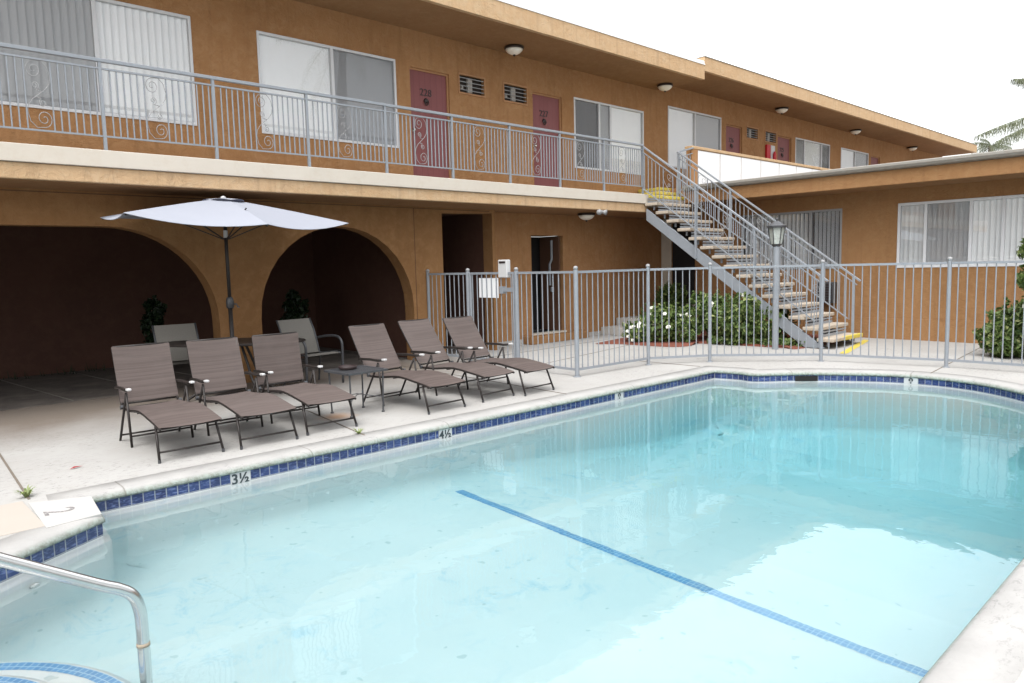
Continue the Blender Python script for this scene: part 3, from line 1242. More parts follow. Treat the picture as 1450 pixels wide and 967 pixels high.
# balcony slab
mb = MB()
mb.box(-8, 12.85, -.055, 5, 2.63, 2.805)
slab = mb.build('balcony_slab', M['stucco_band'], bld, bevel=.012)
mb = MB()
mb.box(-8, 12.852, -.085, 1.198, 2.807, 2.998)
mb.build('slab_band', M['cream'], slab, bevel=.008)
mb = MB()
mb.box(-8, 12.80, .0, 4.95, 2.622, 2.628)
mb.build('slab_soffit', M['soffit'], slab)
mb = MB()
mb.box(12.854, 14.6, -.1, 1.198, 2.74, 2.925)
land = mb.build('stair_landing', M['tread'], bld, bevel=.008)
mb = MB()
mb.box(12.86, 14.55, -.104, 1.19, 2.928, 3.0)
mb.build('landing_nosing', M['yellow'], land, bevel=.015)
for k, (y0, z0) in enumerate(((.28, 3.0), (.58, 3.14))):
    mb = MB()
    mb.box(13.75 + .45 * k, 15.2, y0, 1.19, z0 + .002, z0 + .07)
    s = mb.build('landing_step', M['tread'], bld)
    mb = MB()
    mb.box(13.75 + .45 * k, 15.2, y0 - .012, 1.19, z0 + .072, z0 + .142)
    mb.build('step_nosing', M['yellow'], s, bevel=.012)
mb = MB()
mb.box(12.85, 15.04, 1.202, 5, 2.63, 2.9)
mb.box(12.86, 15.04, -.02, 1.2, 2.63, 2.735)
mb.build('rear_slab', M['soffit'], bld)
mb = MB()
mb.box(14.62, 36, -.02, 1.19, 2.9, 3.27)
mb.build('upper_walkway', M['stucco'], bld)

# parapet of white panels behind the stair
mb = MB()
mb.box(14.60, 30, .0, .14, 3.272, 4.10)
par = mb.build('parapet', M['stucco'], bld)
mb = MB()
mb.box(14.58, 30, -.03, .17, 4.102, 4.17)
mb.build('parapet_cap', M['stucco_band'], par, bevel=.01)
mb = MB()
mb.box(14.56, 14.82, -.025, .0, 3.272, 4.098)
mb.build('parapet_pier', M['stucco'], par)
mb = MB()
x = 14.83
while x < 29:
    mb.box(x, x + .945, -.014, -.002, 3.30, 4.085)
    x += .977
mb.build('parapet_panel', M['white'], par)

# arcade wall of the ground floor
YA = .85


def arch_pts(cx, a, b, cz, z0, n=18, flip=False):
    pts = [(cx - a, z0)]
    for k in range(n + 1):
        t = PI - PI * k / n
        pts.append((cx + a * math.cos(t), cz + b * math.sin(t)))
    pts.append((cx + a, z0))
    return pts


arch1 = [(-3.8, 0)] + [(-2.45 - 1.35 * math.cos(t), .92 + 1.28 * math.sin(t)) for t in [PI / 2 * k / 10 for k in range(11)]] + \
        [(2.74 + 1.35 * math.sin(t), .92 + 1.28 * math.cos(t)) for t in [PI / 2 * k / 12 for k in range(13)]] + [(4.09, 0)]
arch2 = [(4.70, 0)] + arch_pts(6.06, 1.36, 1.34, .92, 0)[1:-1] + [(7.42, 0)]
outline = [(-8, 0)] + arch1 + arch2 + [(8.08, 0), (8.08, 2.53), (9.26, 2.56), (9.26, 0), (9.34, 0), (9.34, 2.621), (-8, 2.621)]
mb = MB()
mb.poly_prism(outline, YA, YA + .26)
arc = mb.build('arcade_wall', m_stucco('arcade_stucco', (.275, .147, .064), (.22, .114, .048), (.31, .175, .083), bstr=.45, streak=.14), bld, tri=True)  # same ochre stucco, shade under the balcony put into a darker colour
mb = MB()
mb.box(7.475, 7.487, YA - .003, YA + .01, 0, 2.60)
mb.box(-8, 9.2, YA - .003, YA + .01, 2.588, 2.60)
mb.build('wall_seam', m_plain('seam', (.10, .05, .025), .9), arc)
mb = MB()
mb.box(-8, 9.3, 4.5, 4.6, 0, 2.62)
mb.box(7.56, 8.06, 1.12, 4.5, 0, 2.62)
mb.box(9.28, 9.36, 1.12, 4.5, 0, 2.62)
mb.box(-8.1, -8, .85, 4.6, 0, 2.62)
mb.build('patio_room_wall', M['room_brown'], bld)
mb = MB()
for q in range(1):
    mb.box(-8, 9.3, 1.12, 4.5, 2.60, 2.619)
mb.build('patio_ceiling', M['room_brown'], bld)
wall_open('ground_floor_wall', M['stucco'], bld, 9.345, 15.04, 0, 2.62, YW, .14, [(10.63, 11.58, .17, 2.19)])
mb = MB()
mb.box(9.36, 10.3, YW - .03, YW - .002, 0, .10)
mb.build('plinth', M['stump'], bld)
mb = MB()
mb.box(12.1, 15.0, YW - .03, YW - .002, 0, .08)
mb.build('plinth', M['stump'], bld)
mb = MB()
mb.box(10.32, 12.08, .93, 1.198, 0, .155)
mb.build('door_step', M['stucco_wing'], bld, bevel=.01)
mb = MB()
mb.box(10.60, 11.60, 1.14, 1.33, .157, .185)
mb.build('door_threshold', M['sill'], bld)
mb = MB()
mb.box(10.63, 11.58, 1.9, 1.92, .17, 2.19)
mb.box(10.55, 10.60, 1.345, 1.92, .17, 2.19)
mb.box(11.60, 11.65, 1.345, 1.92, .17, 2.19)
mb.box(10.55, 11.65, 1.345, 1.92, 2.20, 2.25)
mb.box(10.55, 11.65, 1.345, 1.92, .10, .165)
mb.build('storage_room', M['dark'], bld)
dm = MB()
dm.box(11.50, 11.535, 1.25, 1.80, .19, 2.17)
d = dm.build('open_door', m_plain('brown_door', (.10, .05, .03), .6), bld)
mb = MB()
mb.tube([(11.44, 1.40, 2.1), (11.44, 1.40, 1.7), (11.42, 1.44, 1.6), (11.42, 1.44, 1.15)], .025, 8)
mb.lathe([(.001, 0), (.04, .02), (.04, .10), (.001, .12)], (11.44, 1.40, 1.0), 10)
mb.build('door_closer', M['rail'], d)

# dark window and beige post under the stair, on the wing side wall
wing = thing('single_storey_wing', (15.04, -4, 0), 'single-storey brown stucco wing with grey gutter and large sliding windows', 'building')
XW = 15.04
opw = [(-3.19, -1.0, 1.37, 2.56), (-8.2, -4.24, 1.37, 2.575), (.19, .83, .60, 2.56)]
wall_open('wall', M['stucco_wing'], wing, -16, 1.2, .40, 2.86, XW, .14, opw, axis='y')
mb = MB()
mb.box(XW - .022, XW + .14, -16, .17, 0, .398)
mb.build('plinth', M['stucco_wing'], wing)
# fractions along y run from the far (low y) end, so list from low y upward
window(wing, -3.19, -1.0, 1.37, 2.56, XW, [(0, .29, 'open', True), (.29, 1, 'open', False)], axis='y', frame_mat=M['rail_light'])
window(wing, -8.2, -4.24, 1.37, 2.575, XW, [(0, .568, 'white', False), (.568, .693, 'white', False), (.693, .879, 'grey', True), (.879, 1, 'grey', False)], axis='y', fr=.045)
mb = MB()
mb.box(XW - .03, XW + .05, .835, 1.11, 0, 2.60)
mb.build('corner_post', M['sill'], wing, bevel=.005)
mb = MB()
mb.box(XW - .05, XW + .05, .15, .834, .50, .598)
mb.build('window_sill', M['sill'], wing)
mb = MB()
mb.box(XW + .30, XW + .32, .15, .86, .5, 2.6)
mb.quad((XW + .03, .19, .6), (XW + .03, .83, .6), (XW + .03, .83, 2.56), (XW + .03, .19, 2.56))
mb.build('dark_window', M['dark'], wing)
mb = MB()
mb.box(XW + .142, XW + .3, -.1, 1.19, .3, 2.86)
mb.build('wall_backing', M['room_brown'], wing)
XE = 14.14
mb = MB()
mb.box(XE, 26, -16, -.11, 2.86, 3.12)
wr = mb.build('roof', M['stucco_wing'], wing, bevel=.01)
mb = MB()
mb.box(XE + .02, 26, -16, -.11, 3.122, 3.20)
mb.build('roof_deck', M['gutter'], wr)
gp = [(0, 0), (-.075, .015), (-.105, .06), (-.105, .10), (-.09, .112), (.0, .112)]
mb = MB()
n = len(gp)
vs = [(XE + dx, y, 3.125 + dz) for y in (-16, -.12) for dx, dz in gp]
mb.add(vs, [tuple(range(n)), tuple(range(2 * n - 1, n - 1, -1))] + [(i, (i + 1) % n, (i + 1) % n + n, i + n) for i in range(n)])
mb.build('gutter', M['gutter'], wr)
mb = MB()
mb.box(XE + .03, XW, -16, -.12, 2.853, 2.8585)
mb.build('soffit', M['soffit'], wr)
mb = MB()
mb.box(14.84, 15.015, -3.13, -2.80, .68, 1.10)
ac = mb.build('wall_vent_box', M['iron_grey'], None, bevel=.006)
tag(ac, 'dark grey louvred vent box on the wing wall behind the stair foot', 'vent box')
mb = MB()
for k in range(7):
    mb.box(14.832, 14.839, -3.10, -2.83, .72 + k * .052, .75 + k * .052)
mb.build('louvre', M['black'], ac)


# ------------------------------------------------------------------ scroll ironwork
def spiral(cx, cy, r0, r1, a0, a1, n):
    out = []
    for k in range(n + 1):
        t = k / n
        r = r0 + (r1 - r0) * t ** .8
        a = a0 + (a1 - a0) * t
        out.append((cx + r * math.cos(a), cy + r * math.sin(a)))
    return out


def scroll_paths():
    top = spiral(-.035, .515, .010, .078, PI / 2 + 2 * PI * 1.6, PI / 2, 26)
    mid = [(.04, .597), (.095, .545), (.116, .46), (.105, .40), (.06, .345), (0, .30)]
    half = top + mid
    other = [(-x, .60 - y) for x, y in reversed(half[:-1])]
    P = [Vector((x, y, 0)) for x, y in half + other]
    s1 = spiral(-.03, .375, .006, .036, PI * .2 + 2 * PI * 1.2, PI * -.45, 16) + [(.03, .325)]
    s2 = [(-x, .60 - y) for x, y in s1]
    return [[(p.x, p.y) for p in P], s1, s2]


SCR = scroll_paths()


def scroll(mb, fn, hs=1.2, r=.0041):
    for path in SCR:
        mb.tube([fn(u, (v + .01) * hs) for u, v in path], r, 5)


# balcony railing
ZS = 3.0
rail = thing('balcony_railing', (5, 0, 3.0), 'grey painted metal railing with scroll ornaments along the upper walkway', 'railing')
posts = [2.578 + 1.2741 * i for i in range(-3, 9)]
for x in posts:
    mb = MB()
    mb.box(x - .017, x + .017, -.017, .017, ZS - .004, ZS + .985)
    mb.box(x - .04, x + .04, -.04, .04, ZS - .003, ZS + .006)
    mb.build('post', M['rail'], rail)
mb = MB()
mb.box(posts[0], posts[-1] + .02, -.024, .024, ZS + .985, ZS + 1.025)
mb.build('top_rail', M['rail'], rail, bevel=.005)
for a, b in zip(posts, posts[1:]):
    mb = MB()
    mb.box(a + .017, b - .017, -.012, .012, ZS + .905, ZS + .925)
    mb.box(a + .017, b - .017, -.012, .012, ZS + .155, ZS + .173)
    pitch = (b - a - .26) / 14
    c = (a + b) / 2 + (.02 if round(a * 7) % 2 else -.05)
    for s in (-1, 1):
        k = 0
        while True:
            x = c + s * (.125 + k * pitch)
            if not (a + .04 < x < b - .04):
                break
            mb.box(x - .0065, x + .0065, -.0065, .0065, ZS + .173, ZS + .905)
            k += 1
    pn = mb.build('railing_panel', M['rail'], rail)
    mb = MB()
    scroll(mb, lambda u, v: (c + u * 1.0, 0, ZS + .178 + v), 1.19)
    mb.build('scroll', M['rail_light'], pn, smooth=True)

# ------------------------------------------------------------------ staircase
XL, XR = 12.77, 13.95
SL = .7165
stair = thing('outdoor_staircase', (13.3, -2, 0), 'open-tread grey steel outdoor staircase rising from the yard to the balcony', 'staircase')
for x0, x1 in ((XL - .025, XL + .025), (XR - .025, XR + .025)):
    top = [(-.101, 2.70), (-.101, 2.46), (-3.52, 0.01), (-3.88, 0.01)]
    mb = MB()
    vs = [(x0, y, z) for y, z in top] + [(x1, y, z) for y, z in top]
    mb.add(vs, [(0, 1, 2, 3), (7, 6, 5, 4), (0, 4, 5, 1), (1, 5, 6, 2), (2, 6, 7, 3), (3, 7, 4, 0)])
    mb.build('stringer', M['rail'], stair, bevel=.004)
NT = 15
for k in range(1, NT + 1):
    z = 3.0 - .1875 * k
    yn = -.10 - .2615 * k
    mb = MB()
    mb.box(XL - .05, XR + .05, yn - .02, yn + .275, z - .062, z)
    t = mb.build('tread', M['tread'], stair, bevel=.012)
    if k == NT:
        t['label'] = 'bottom tread with yellow painted nosing'
        mb = MB()
        mb.box(XL + .42, XR + .052, yn - .026, yn + .05, z - .066, z + .004)
        mb.build('yellow_nosing', M['yellow'], t, bevel=.012)
    mb = MB()
    for x in (XL + .04, XR - .04):
        mb.box(x, x + .03, yn + .10, yn + .13, z - .15, z - .063)
    mb.box(XL + .03, XR - .03, yn + .25, yn + .258, z - .0, z + .05)
    mb.box(XL + .03, XR - .03, yn + .25, yn + .258, z + .075, z + .105)
    mb.build('tread_bracket', M['rail'], t)


def stair_rail(X, y0, y1, zt0, first):
    zt = lambda y: zt0 + (y - y0) * SL
    mb = MB()
    mb.bar((X, y0, zt(y0)), (X, y1, zt(y1)), .045, .032)
    mb.build('handrail', M['rail'], stair, bevel=.004)
    mb = MB()
    lo = lambda y: zt(y) - .115
    bt = lambda y: zt(y) - .855
    mb.bar((X, y0 + .02, lo(y0 + .02)), (X, y1 + .06, lo(y1 + .06)), .024, .018)
    mb.bar((X, y0, bt(y0)), (X, y1 + .22, bt(y1 + .22)), .024, .018)
    ps = []
    n = 3
    for i in range(n + 1):
        ps.append(y0 + (y1 + .12 - y0) * i / n)
    sc = []
    for a, b in zip(ps, ps[1:]):
        L = abs(b - a)
        c = (a + b) / 2 + .02
        cnt = 11
        p = (L - .24) / cnt
        for s in (-1, 1):
            q = 0
            while True:
                y = c + s * (.115 + q * p)
                if not (min(a, b) + .03 < y < max(a, b) - .03):
                    break
                mb.box(X - .0065, X + .0065, y - .0065, y + .0065, bt(y), lo(y))
                q += 1
        sc.append(c)
    pn = mb.build('baluster_panel', M['rail'], stair)
    for c in sc:
        m2 = MB()
        scroll(m2, lambda u, v: (X, c + u, bt(c + u) + .02 + v), 1.16)
        m2.build('scroll', M['rail_light'], pn, smooth=True)
    for i, y in enumerate(ps):
        if i == 0 and not first:
            continue
        m2 = MB()
        zb = 2.62 + (y + .1) * SL if i else 2.9
        if i == n:
            zb = .05
        xo = .0
        m2.box(X - .02 + xo, X + .02 + xo, y - .02, y + .02, max(zb - .12, .02), zt(y) - .01)
        m2.build('rail_post', M['rail'], stair)


stair_rail(XL - .047, -.05, -3.93, 3.965, False)
stair_rail(XR + .047, -.05, -3.98, 3.965, True)
mb = MB()
XQ = XR + .047
mb.bar((XQ, -.03, 3.965), (14.62, -.02, 4.12), .045, .032)
mb.bar((XQ, -.03, 3.85), (14.60, -.02, 4.0), .024, .018)
mb.bar((XQ, -.03, 3.12), (14.60, -.02, 3.27), .024, .018)
for k in range(1, 6):
    x = XQ + .1 * k
    mb.box(x - .0065, x + .0065, -.032, -.018, 3.12 + .022 * k, 3.86 + .022 * k)
mb.build('return_rail', M['rail'], stair)
mb = MB()
mb.add([(12.3, -4.42, .004), (12.42, -4.42, .004), (14.6, -3.95, .004), (14.6, -3.83, .004), (12.3, -4.32, .004)], [(0, 1, 2, 3, 4)])
struct(mb.build('painted_ground_line', M['yellow']))

# concrete block steps near the corner
mb = MB()
mb.box(13.3, 14.9, .25, 1.16, 0, .34)
mb.box(12.75, 13.3, .35, 1.16, 0, .17)
o = mb.build('concrete_steps', M['stump'], None, bevel=.012)
tag(o, 'low grey concrete steps in the dark corner behind the flower bed', 'steps')

# ------------------------------------------------------------------ pool fence
FP = [(7.72, .83), (7.75, -.20), (7.75, -1.335), (7.73, -2.55), (9.32, -2.62), (10.17, -3.18), (11.21, -4.49), (11.58, -6.12), (11.60, -7.80), (10.9, -9.3), (9.4, -10.2)]
fence = thing('pool_fence', (9.3, -2.6, 0), 'grey metal picket fence with ball-topped posts around the pool deck', 'fence')
for i, (x, y) in enumerate(FP):
    mb = MB()
    r = .027 if i in (0, 4, 5, 6, 7, 8) else .033
    mb.lathe([(r, 0), (r, 1.51)], (x, y, .0), 14)
    p = mb.build('post', M['rail'], fence, smooth=False)
    mb = MB()
    mb.lathe([(.02, 1.510), (.030, 1.516), (.034, 1.532), (.030, 1.548), (.018, 1.558), (.004, 1.562)], (x, y, 0), 14)
    mb.build('post_cap', M['rail_light'], p, smooth=True)
    mb = MB()
    mb.lathe([(r + .025, .0), (r + .025, .008), (r + .004, .012)], (x, y, 0), 14)
    mb.build('post_base', M['rail'], p)
for i, (a, b) in enumerate(zip(FP, FP[1:])):
    a3, b3 = Vector((*a, 0)), Vector((*b, 0))
    d = (b3 - a3)
    L = d.length
    d.normalize()
    mb = MB()
    for z in (.105, 1.475):
        mb.bar(a3 + d * .03 + Vector((0, 0, z)), b3 - d * .03 + Vector((0, 0, z)), .03, .034)
    n = round(L / .114)
    for k in range(1, n):
        p = a3 + d * (L * k / n)
        mb.tube([(p.x, p.y, .11), (p.x, p.y, 1.47)], .0085, 6, caps=False)
    if i == 1:
        mb.tube([(7.75, -.262, .09), (7.75, -.262, 1.49)], .02, 8)
        mb.tube([(7.75, -1.272, .09), (7.75, -1.272, 1.49)], .02, 8)
        g = mb.build('gate', M['rail'], fence)
        m2 = MB()
        m2.box(7.735, 7.765, -1.27, -1.0, 1.19, 1.25)
        m2.box(7.72, 7.78, -1.06, -.98, 1.16, 1.27)
        m2.build('latch', M['rail'], g)
    else:
        mb.build('fence_panel', M['rail'], fence)
mb = MB()
mb.box(7.765, 7.772, -.91, -.455, 1.09, 1.40)
o = mb.build('sign_board', M['white'], None, bevel=.002)
tag(o, 'blank white sign board fixed behind the bars of the pool gate', 'sign')
mb = MB()
mb.box(7.715, 7.80, -1.165, -.965, 1.405, 1.68)
o = mb.build('gate_lock_box', M['white_plastic'], None, bevel=.012)
tag(o, 'pale lock box with a dark slot on top of the pool gate', 'lock box')
mb = MB()
mb.box(7.708, 7.716, -1.135, -1.0, 1.628, 1.655)
mb.build('slot', M['black'], o)

# ------------------------------------------------------------------ lamp post
lp = thing('lamp_post', (12.30, -3.21, 0), 'weathered grey post lantern standing in front of the outdoor staircase', 'lamp')
cx, cy = 12.27, -3.21
mb = MB()
mb.lathe([(.055, 0), (.055, 1.80), (.04, 1.82)], (cx, cy, 0), 14)
mb.build('pole', M['rail'], lp)
mb = MB()
mb.lathe([(.05, 1.80), (.085, 1.835), (.095, 1.85)], (cx, cy, 0), 6)
mb.build('lamp_base', M['iron_grey'], lp)
mb = MB()
mb.lathe([(.09, 1.845), (.135, 2.13)], (cx, cy, 0), 6)
lg = mb.build('lamp_glass', M['lantern_glass'], lp)
mb = MB()
for k in range(6):
    a = 2 * PI * k / 6
    mb.bar((cx + .094 * math.cos(a), cy + .094 * math.sin(a), 1.845), (cx + .139 * math.cos(a), cy + .139 * math.sin(a), 2.13), .012, .012)
mb.build('lamp_ribs', M['iron_grey'], lg)
mb = MB()
mb.lathe([(.16, 2.13), (.165, 2.165), (.13, 2.18), (.075, 2.22), (.03, 2.245), (.012, 2.25), (.018, 2.28), (.003, 2.30)], (cx, cy, 0), 12)
mb.build('lamp_cap', M['iron_grey'], lp)


# ------------------------------------------------------------------ ceiling lights
def ceil_light(x, y, z, label):
    t = thing('ceiling_light', (x, y, z), label, 'ceiling light', 'round lights under the soffits')
    mb = MB()
    mb.lathe([(.06, 0), (.17, -.002), (.185, -.02), (.18, -.045), (.165, -.05)], (x, y, z), 24)
    mb.build('base', M['oil_bronze'], t, smooth=True)
    mb = MB()
    mb.lathe([(.163, -.048), (.155, -.075), (.12, -.11), (.07, -.135), (.02, -.145)], (x, y, z), 24)
    mb.build('glass_bowl', M['bulb_glass'], t, smooth=True)
    mb = MB()
    mb.lathe([(.018, -.144), (.026, -.155), (.012, -.172), (.002, -.182)], (x, y, z), 10)
    mb.build('finial', M['oil_bronze'], t, smooth=True)


ceil_light(9.88, .79, 5.644, 'bronze and white bowl light above the two vents between doors 228 and 227')
ceil_light(14.62, .72, 5.644, 'bronze and white bowl light just before the step in the roof')
ceil_light(20.3, .72, 5.833, 'bowl light above the far pair of vents and the red extinguisher')
ceil_light(25.8, .85, 5.833, 'small bowl light between the two far upper windows')
ceil_light(31.7, 1.0, 5.833, 'farthest bowl light near the far end of the roof')
ceil_light(11.62, .57, 2.621, 'bowl light under the balcony above the open ground-floor door')
fl = thing('security_floodlight', (11.3, -.2, 2.63), 'small white twin floodlight under the balcony edge', 'floodlight')
mb = MB()
mb.lathe([(.045, 0), (.05, -.02), (.03, -.03)], (11.35, -.02, 2.622), 12)
mb.tube([(11.35, -.02, 2.60), (11.33, -.06, 2.585)], .015, 8)
mb.build('mount', M['white_plastic'], fl)
for dx in (-.07, .07):
    mb = MB()
    mb.tube([(11.33 + dx * .4, -.05, 2.59), (11.30 + dx, -.08, 2.585), (11.28 + dx * 1.5, -.14, 2.575)], [.02, .035, .055], 12)
    mb.build('lamp_head', M['rail_light'], fl, smooth=True)

ext = thing('fire_extinguisher_cabinet', (20.5, 1.18, 4.5), 'red and white fire extinguisher cabinet on the far upper wall below a vent', 'extinguisher')
mb = MB()
mb.box(20.27, 20.48, 1.13, 1.195, 4.35, 4.88)
mb.build('cabinet', M['red'], ext, bevel=.006)
mb = MB()
mb.box(20.482, 20.72, 1.12, 1.195, 4.35, 4.87)
mb.build('cabinet_front', M['white_plastic'], ext, bevel=.006)
mb = MB()
mb.lathe([(.045, 4.36), (.05, 4.4), (.05, 4.62), (.03, 4.68), (.02, 4.70)], (20.62, 1.08, 0), 12)
mb.build('extinguisher_bottle', M['red'], ext, smooth=True)


# ------------------------------------------------------------------ sun loungers
def make_lounger(bt, name='sun_lounger'):
    root = thing(name, (0, 0, 0), '', 'sun lounger', 'brown sling sun loungers in a row')
    w = .253
    prof = [(-.03, .295), (.10, .318), (.42, .362), (.60, .365), (.86, .338), (1.10, .332)]
    P = [(p.y, p.z) for p in catmull([Vector((0, y, z)) for y, z in prof], 5)]
    mb = MB()
    for (y0, z0), (y1, z1) in zip(P, P[1:]):
        nx = 6
        for k in range(nx):
            u0, u1 = -1 + 2 * k / nx, -1 + 2 * (k + 1) / nx
            s = lambda u, y: .011 - .012 * (1 - u * u)
            mb.quad((u0 * (w + .010), y0, z0 + s(u0, y0)), (u1 * (w + .010), y0, z0 + s(u1, y0)), (u1 * (w + .010), y1, z1 + s(u1, y1)), (u0 * (w + .010), y1, z1 + s(u0, y1)))
    mb.build('seat', M['sling'], root, smooth=True)
    mb = MB()
    for s in (-1, 1):
        mb.tube([(s * w, y, z - .004) for y, z in P], .0125, 8)
    mb.tube([(-w, .02, .285), (w, .02, .285)], .010, 8)
    mb.tube([(-w, 1.10, .325), (w, 1.10, .325)], .012, 8)
    mb.tube([(-w, .62, .345), (w, .62, .345)], .010, 8)
    mb.build('seat_frame', M['iron'], root, smooth=True)
    # backrest
    b0, b1 = Vector((0, 1.13, .375)), Vector((0, bt, .895))
    mid = (b0 + b1) / 2
    d = (b1 - b0).normalized()
    nrm = Vector((0, -d.z, d.y))
    pts = [b0 + (b1 - b0) * t + nrm * (-.006 * math.sin(PI * t)) for t in [k / 8 for k in range(9)]]
    mb = MB()
    for p, q in zip(pts, pts[1:]):
        nx = 6
        for k in range(nx):
            u0, u1 = -1 + 2 * k / nx, -1 + 2 * (k + 1) / nx
            s = lambda u: nrm * (.013 - .004 * (1 - u * u))
            mb.quad(Vector((u0 * (w + .010), 0, 0)) + p + s(u0), Vector((u1 * (w + .010), 0, 0)) + p + s(u1), Vector((u1 * (w + .010), 0, 0)) + q + s(u1), Vector((u0 * (w + .010), 0, 0)) + q + s(u0))
    mb.build('backrest', M['sling'], root, smooth=True)
    mb = MB()
    for s in (-1, 1):
        mb.tube([Vector((s * w, 1.10, .33))] + [Vector((s * w, 0, 0)) + p for p in pts], .0125, 8)
    mb.tube([pts[-1] + Vector((-w, 0, 0)), pts[-1] + Vector((w, 0, 0))], .0125, 8)
    mb.tube([pts[0] + Vector((-w, 0, -.01)), pts[0] + Vector((w, 0, -.01))], .010, 8)
    mb.build('back_frame', M['iron'], root, smooth=True)
    wl = .267
    for s in (-1, 1):
        mb = MB()
        mb.tube([(s * (w - .004), .11, .30), (s * wl, .0, .02)], .0115, 8)
        l = mb.build('leg', M['iron'], root, smooth=True)
        mb = MB()
        mb.lathe([(.013, .0), (.014, .03)], (s * wl, -.0, 0), 8)
        mb.build('foot_cap', M['iron_grey'], l)
        for a, b in (((s * wl, .88, .50), (s * (wl + .005), .80, .0)), ((s * wl, .88, .50), (s * (wl + .005), 1.20, .0))):
            mb = MB()
            mb.tube([a, b], .0115, 8)
            mb.build('leg', M['iron'], root, smooth=True)
        mb = MB()
        ar = [(s * (wl + .012), 1.13 + (bt - 1.13) * .30, .525), (s * (wl + .012), 1.02, .535), (s * (wl + .012), .87, .53), (s * (wl + .012), .76, .545)]
        mb.tube(ar, .016, 8)
        a = mb.build('armrest', M['iron'], root, smooth=True)
        mb = MB()
        mb.bar((s * (wl + .012), .71, .550), (s * (wl + .012), .775, .547), .038, .024)
        mb.build('arm_cap', M['white_plastic'], a, bevel=.008)
        mb = MB()
        mb.lathe([(.02, -.014), (.02, .014)], (0, 0, 0), 10)
        mb.v = [(s * (w + .012) + z, 1.08 + x, .34 + y) for x, y, z in mb.v]
        mb.build('hinge', M['iron_grey'], root)
    for yy, zz in ((.03, .085), (.82, .10), (1.17, .06)):
        mb = MB()
        mb.tube([(-wl, yy, zz), (wl, yy, zz)], .009, 8)
        mb.build('stretcher', M['iron'], root, smooth=True)
    return root


LN = [(2.264, -2.934, -.03, 1.31, 'brown sling sun lounger at the end of the row farthest from the fence'),
      (2.941, -3.001, -.03, 1.31, 'brown sling sun lounger between two others, in front of the parasol pole'),
      (3.619, -2.950, -.03, 1.22, 'brown sling sun lounger whose armrest touches the small metal side table, nearer the parasol'),
      (5.002, -3.034, .055, 1.46, 'brown sling sun lounger directly behind the small side table with the ashtray'),
      (5.844, -2.961, .075, 1.52, 'brown sling sun lounger in the middle of the three near the pool fence'),
      (6.453, -3.055, .055, 1.48, 'brown sling sun lounger right beside the pool fence, overlapping its neighbour')]
protos = {}
for x, y, a, bt, lab in LN:
    if bt not in protos:                      # backs set at different notches
        o = protos[bt] = make_lounger(bt)
        o.location = (x, y, 0)
        o.rotation_euler = (0, 0, a)
        o['label'] = lab
    else:
        dup(protos[bt], (x, y, 0), a, lab)

# ------------------------------------------------------------------ side table and ashtray
tb = thing('side_table', (4.33, -2.3, 0), 'small square black metal slatted side table standing between two loungers', 'side table')
ca, sa = math.cos(.03), math.sin(.03)
T = lambda x, y, z: (4.29 + x * ca - y * sa, -2.33 + x * sa + y * ca, z)
mb = MB()
for s in (-1, 1):
    mb.bar(T(-.25, s * .24, .475), T(.25, s * .24, .475), .025, .022)
    mb.bar(T(s * .24, -.225, .475), T(s * .24, .225, .475), .025, .022)
for k in range(11):
    y = -.21 + .042 * k
    mb.bar(T(-.23, y, .478), T(.23, y, .478), .022, .006)
for k in range(4):
    x = -.15 + .1 * k
    mb.bar(T(x, -.23, .471), T(x, .23, .471), .02, .005)
mb.build('tabletop', M['iron_grey'], tb)
for sx in (-1, 1):
    for sy in (-1, 1):
        mb = MB()
        mb.tube([T(sx * .215, sy * .205, .47), T(sx * .205, sy * .195, 0.01)], .0095, 8)
        mb.lathe([(.018, 0), (.018, .012), (.01, .02)], T(sx * .205, sy * .195, 0), 10)
        mb.build('leg', M['iron_grey'], tb)
mb = MB()
mb.tube([T(-.21, -.2, .17), T(0, 0, .2), T(.21, .2, .17)], .005, 6)
mb.tube([T(-.21, .2, .17), T(0, 0, .212), T(.21, -.2, .17)], .005, 6)
mb.build('brace', M['iron_grey'], tb)
ash = MB()
ash.lathe([(.001, .0), (.085, .0), (.10, .012), (.105, .035), (.098, .040), (.085, .022), (.06, .014), (.001, .014)], T(-.04, .10, .483), 24, caps=False)
o = ash.build('ashtray', M['black'], None, smooth=True)
tag(o, 'round black ashtray on the small slatted side table', 'ashtray')

# ------------------------------------------------------------------ parasol, patio table and chairs
UC = Vector((3.81, -.21, 0))
um = thing('parasol', tuple(UC), 'large pale blue-white six-sided parasol with dark pole standing through the patio table', 'parasol')
mb = MB()
mb.tube([UC + Vector((0, 0, .02)), UC + Vector((0, 0, 1.15))], .026, 12)
mb.tube([UC + Vector((0, 0, 1.1)), UC + Vector((0, 0, 2.44))], .022, 12)
pole = mb.build('pole', M['iron'], um, smooth=True)
mb = MB()
mb.lathe([(.03, 1.13), (.045, 1.15), (.048, 1.22), (.04, 1.26), (.028, 1.28)], tuple(UC), 14)
mb.tube([UC + Vector((0, 0, 1.19)), UC + Vector((.06, -.05, 1.19)), UC + Vector((.075, -.06, 1.15)), UC + Vector((.09, -.07, 1.15))], .009, 8)
mb.build('crank', M['iron_grey'], pole, smooth=True)
mb = MB()
mb.lathe([(.024, 2.02), (.026, 2.03), (.026, 2.10), (.024, 2.11)], tuple(UC), 14)
mb.build('pole_band', M['white_plastic'], pole)
mb = MB()
mb.lathe([(.25, 0), (.25, .04), (.10, .08), (.05, .10), (.04, .3)], tuple(UC), 20)
mb.build('base', M['iron'], um)
RA, ZA, ZE = 1.50, 2.50, 2.205
CV = [(-95, 1.45, 2.105), (-22, 1.53, 2.20), (40, 1.5, 2.29), (100, 1.5, 2.33), (163, 1.36, 2.262), (209, 1.58, 2.235)]
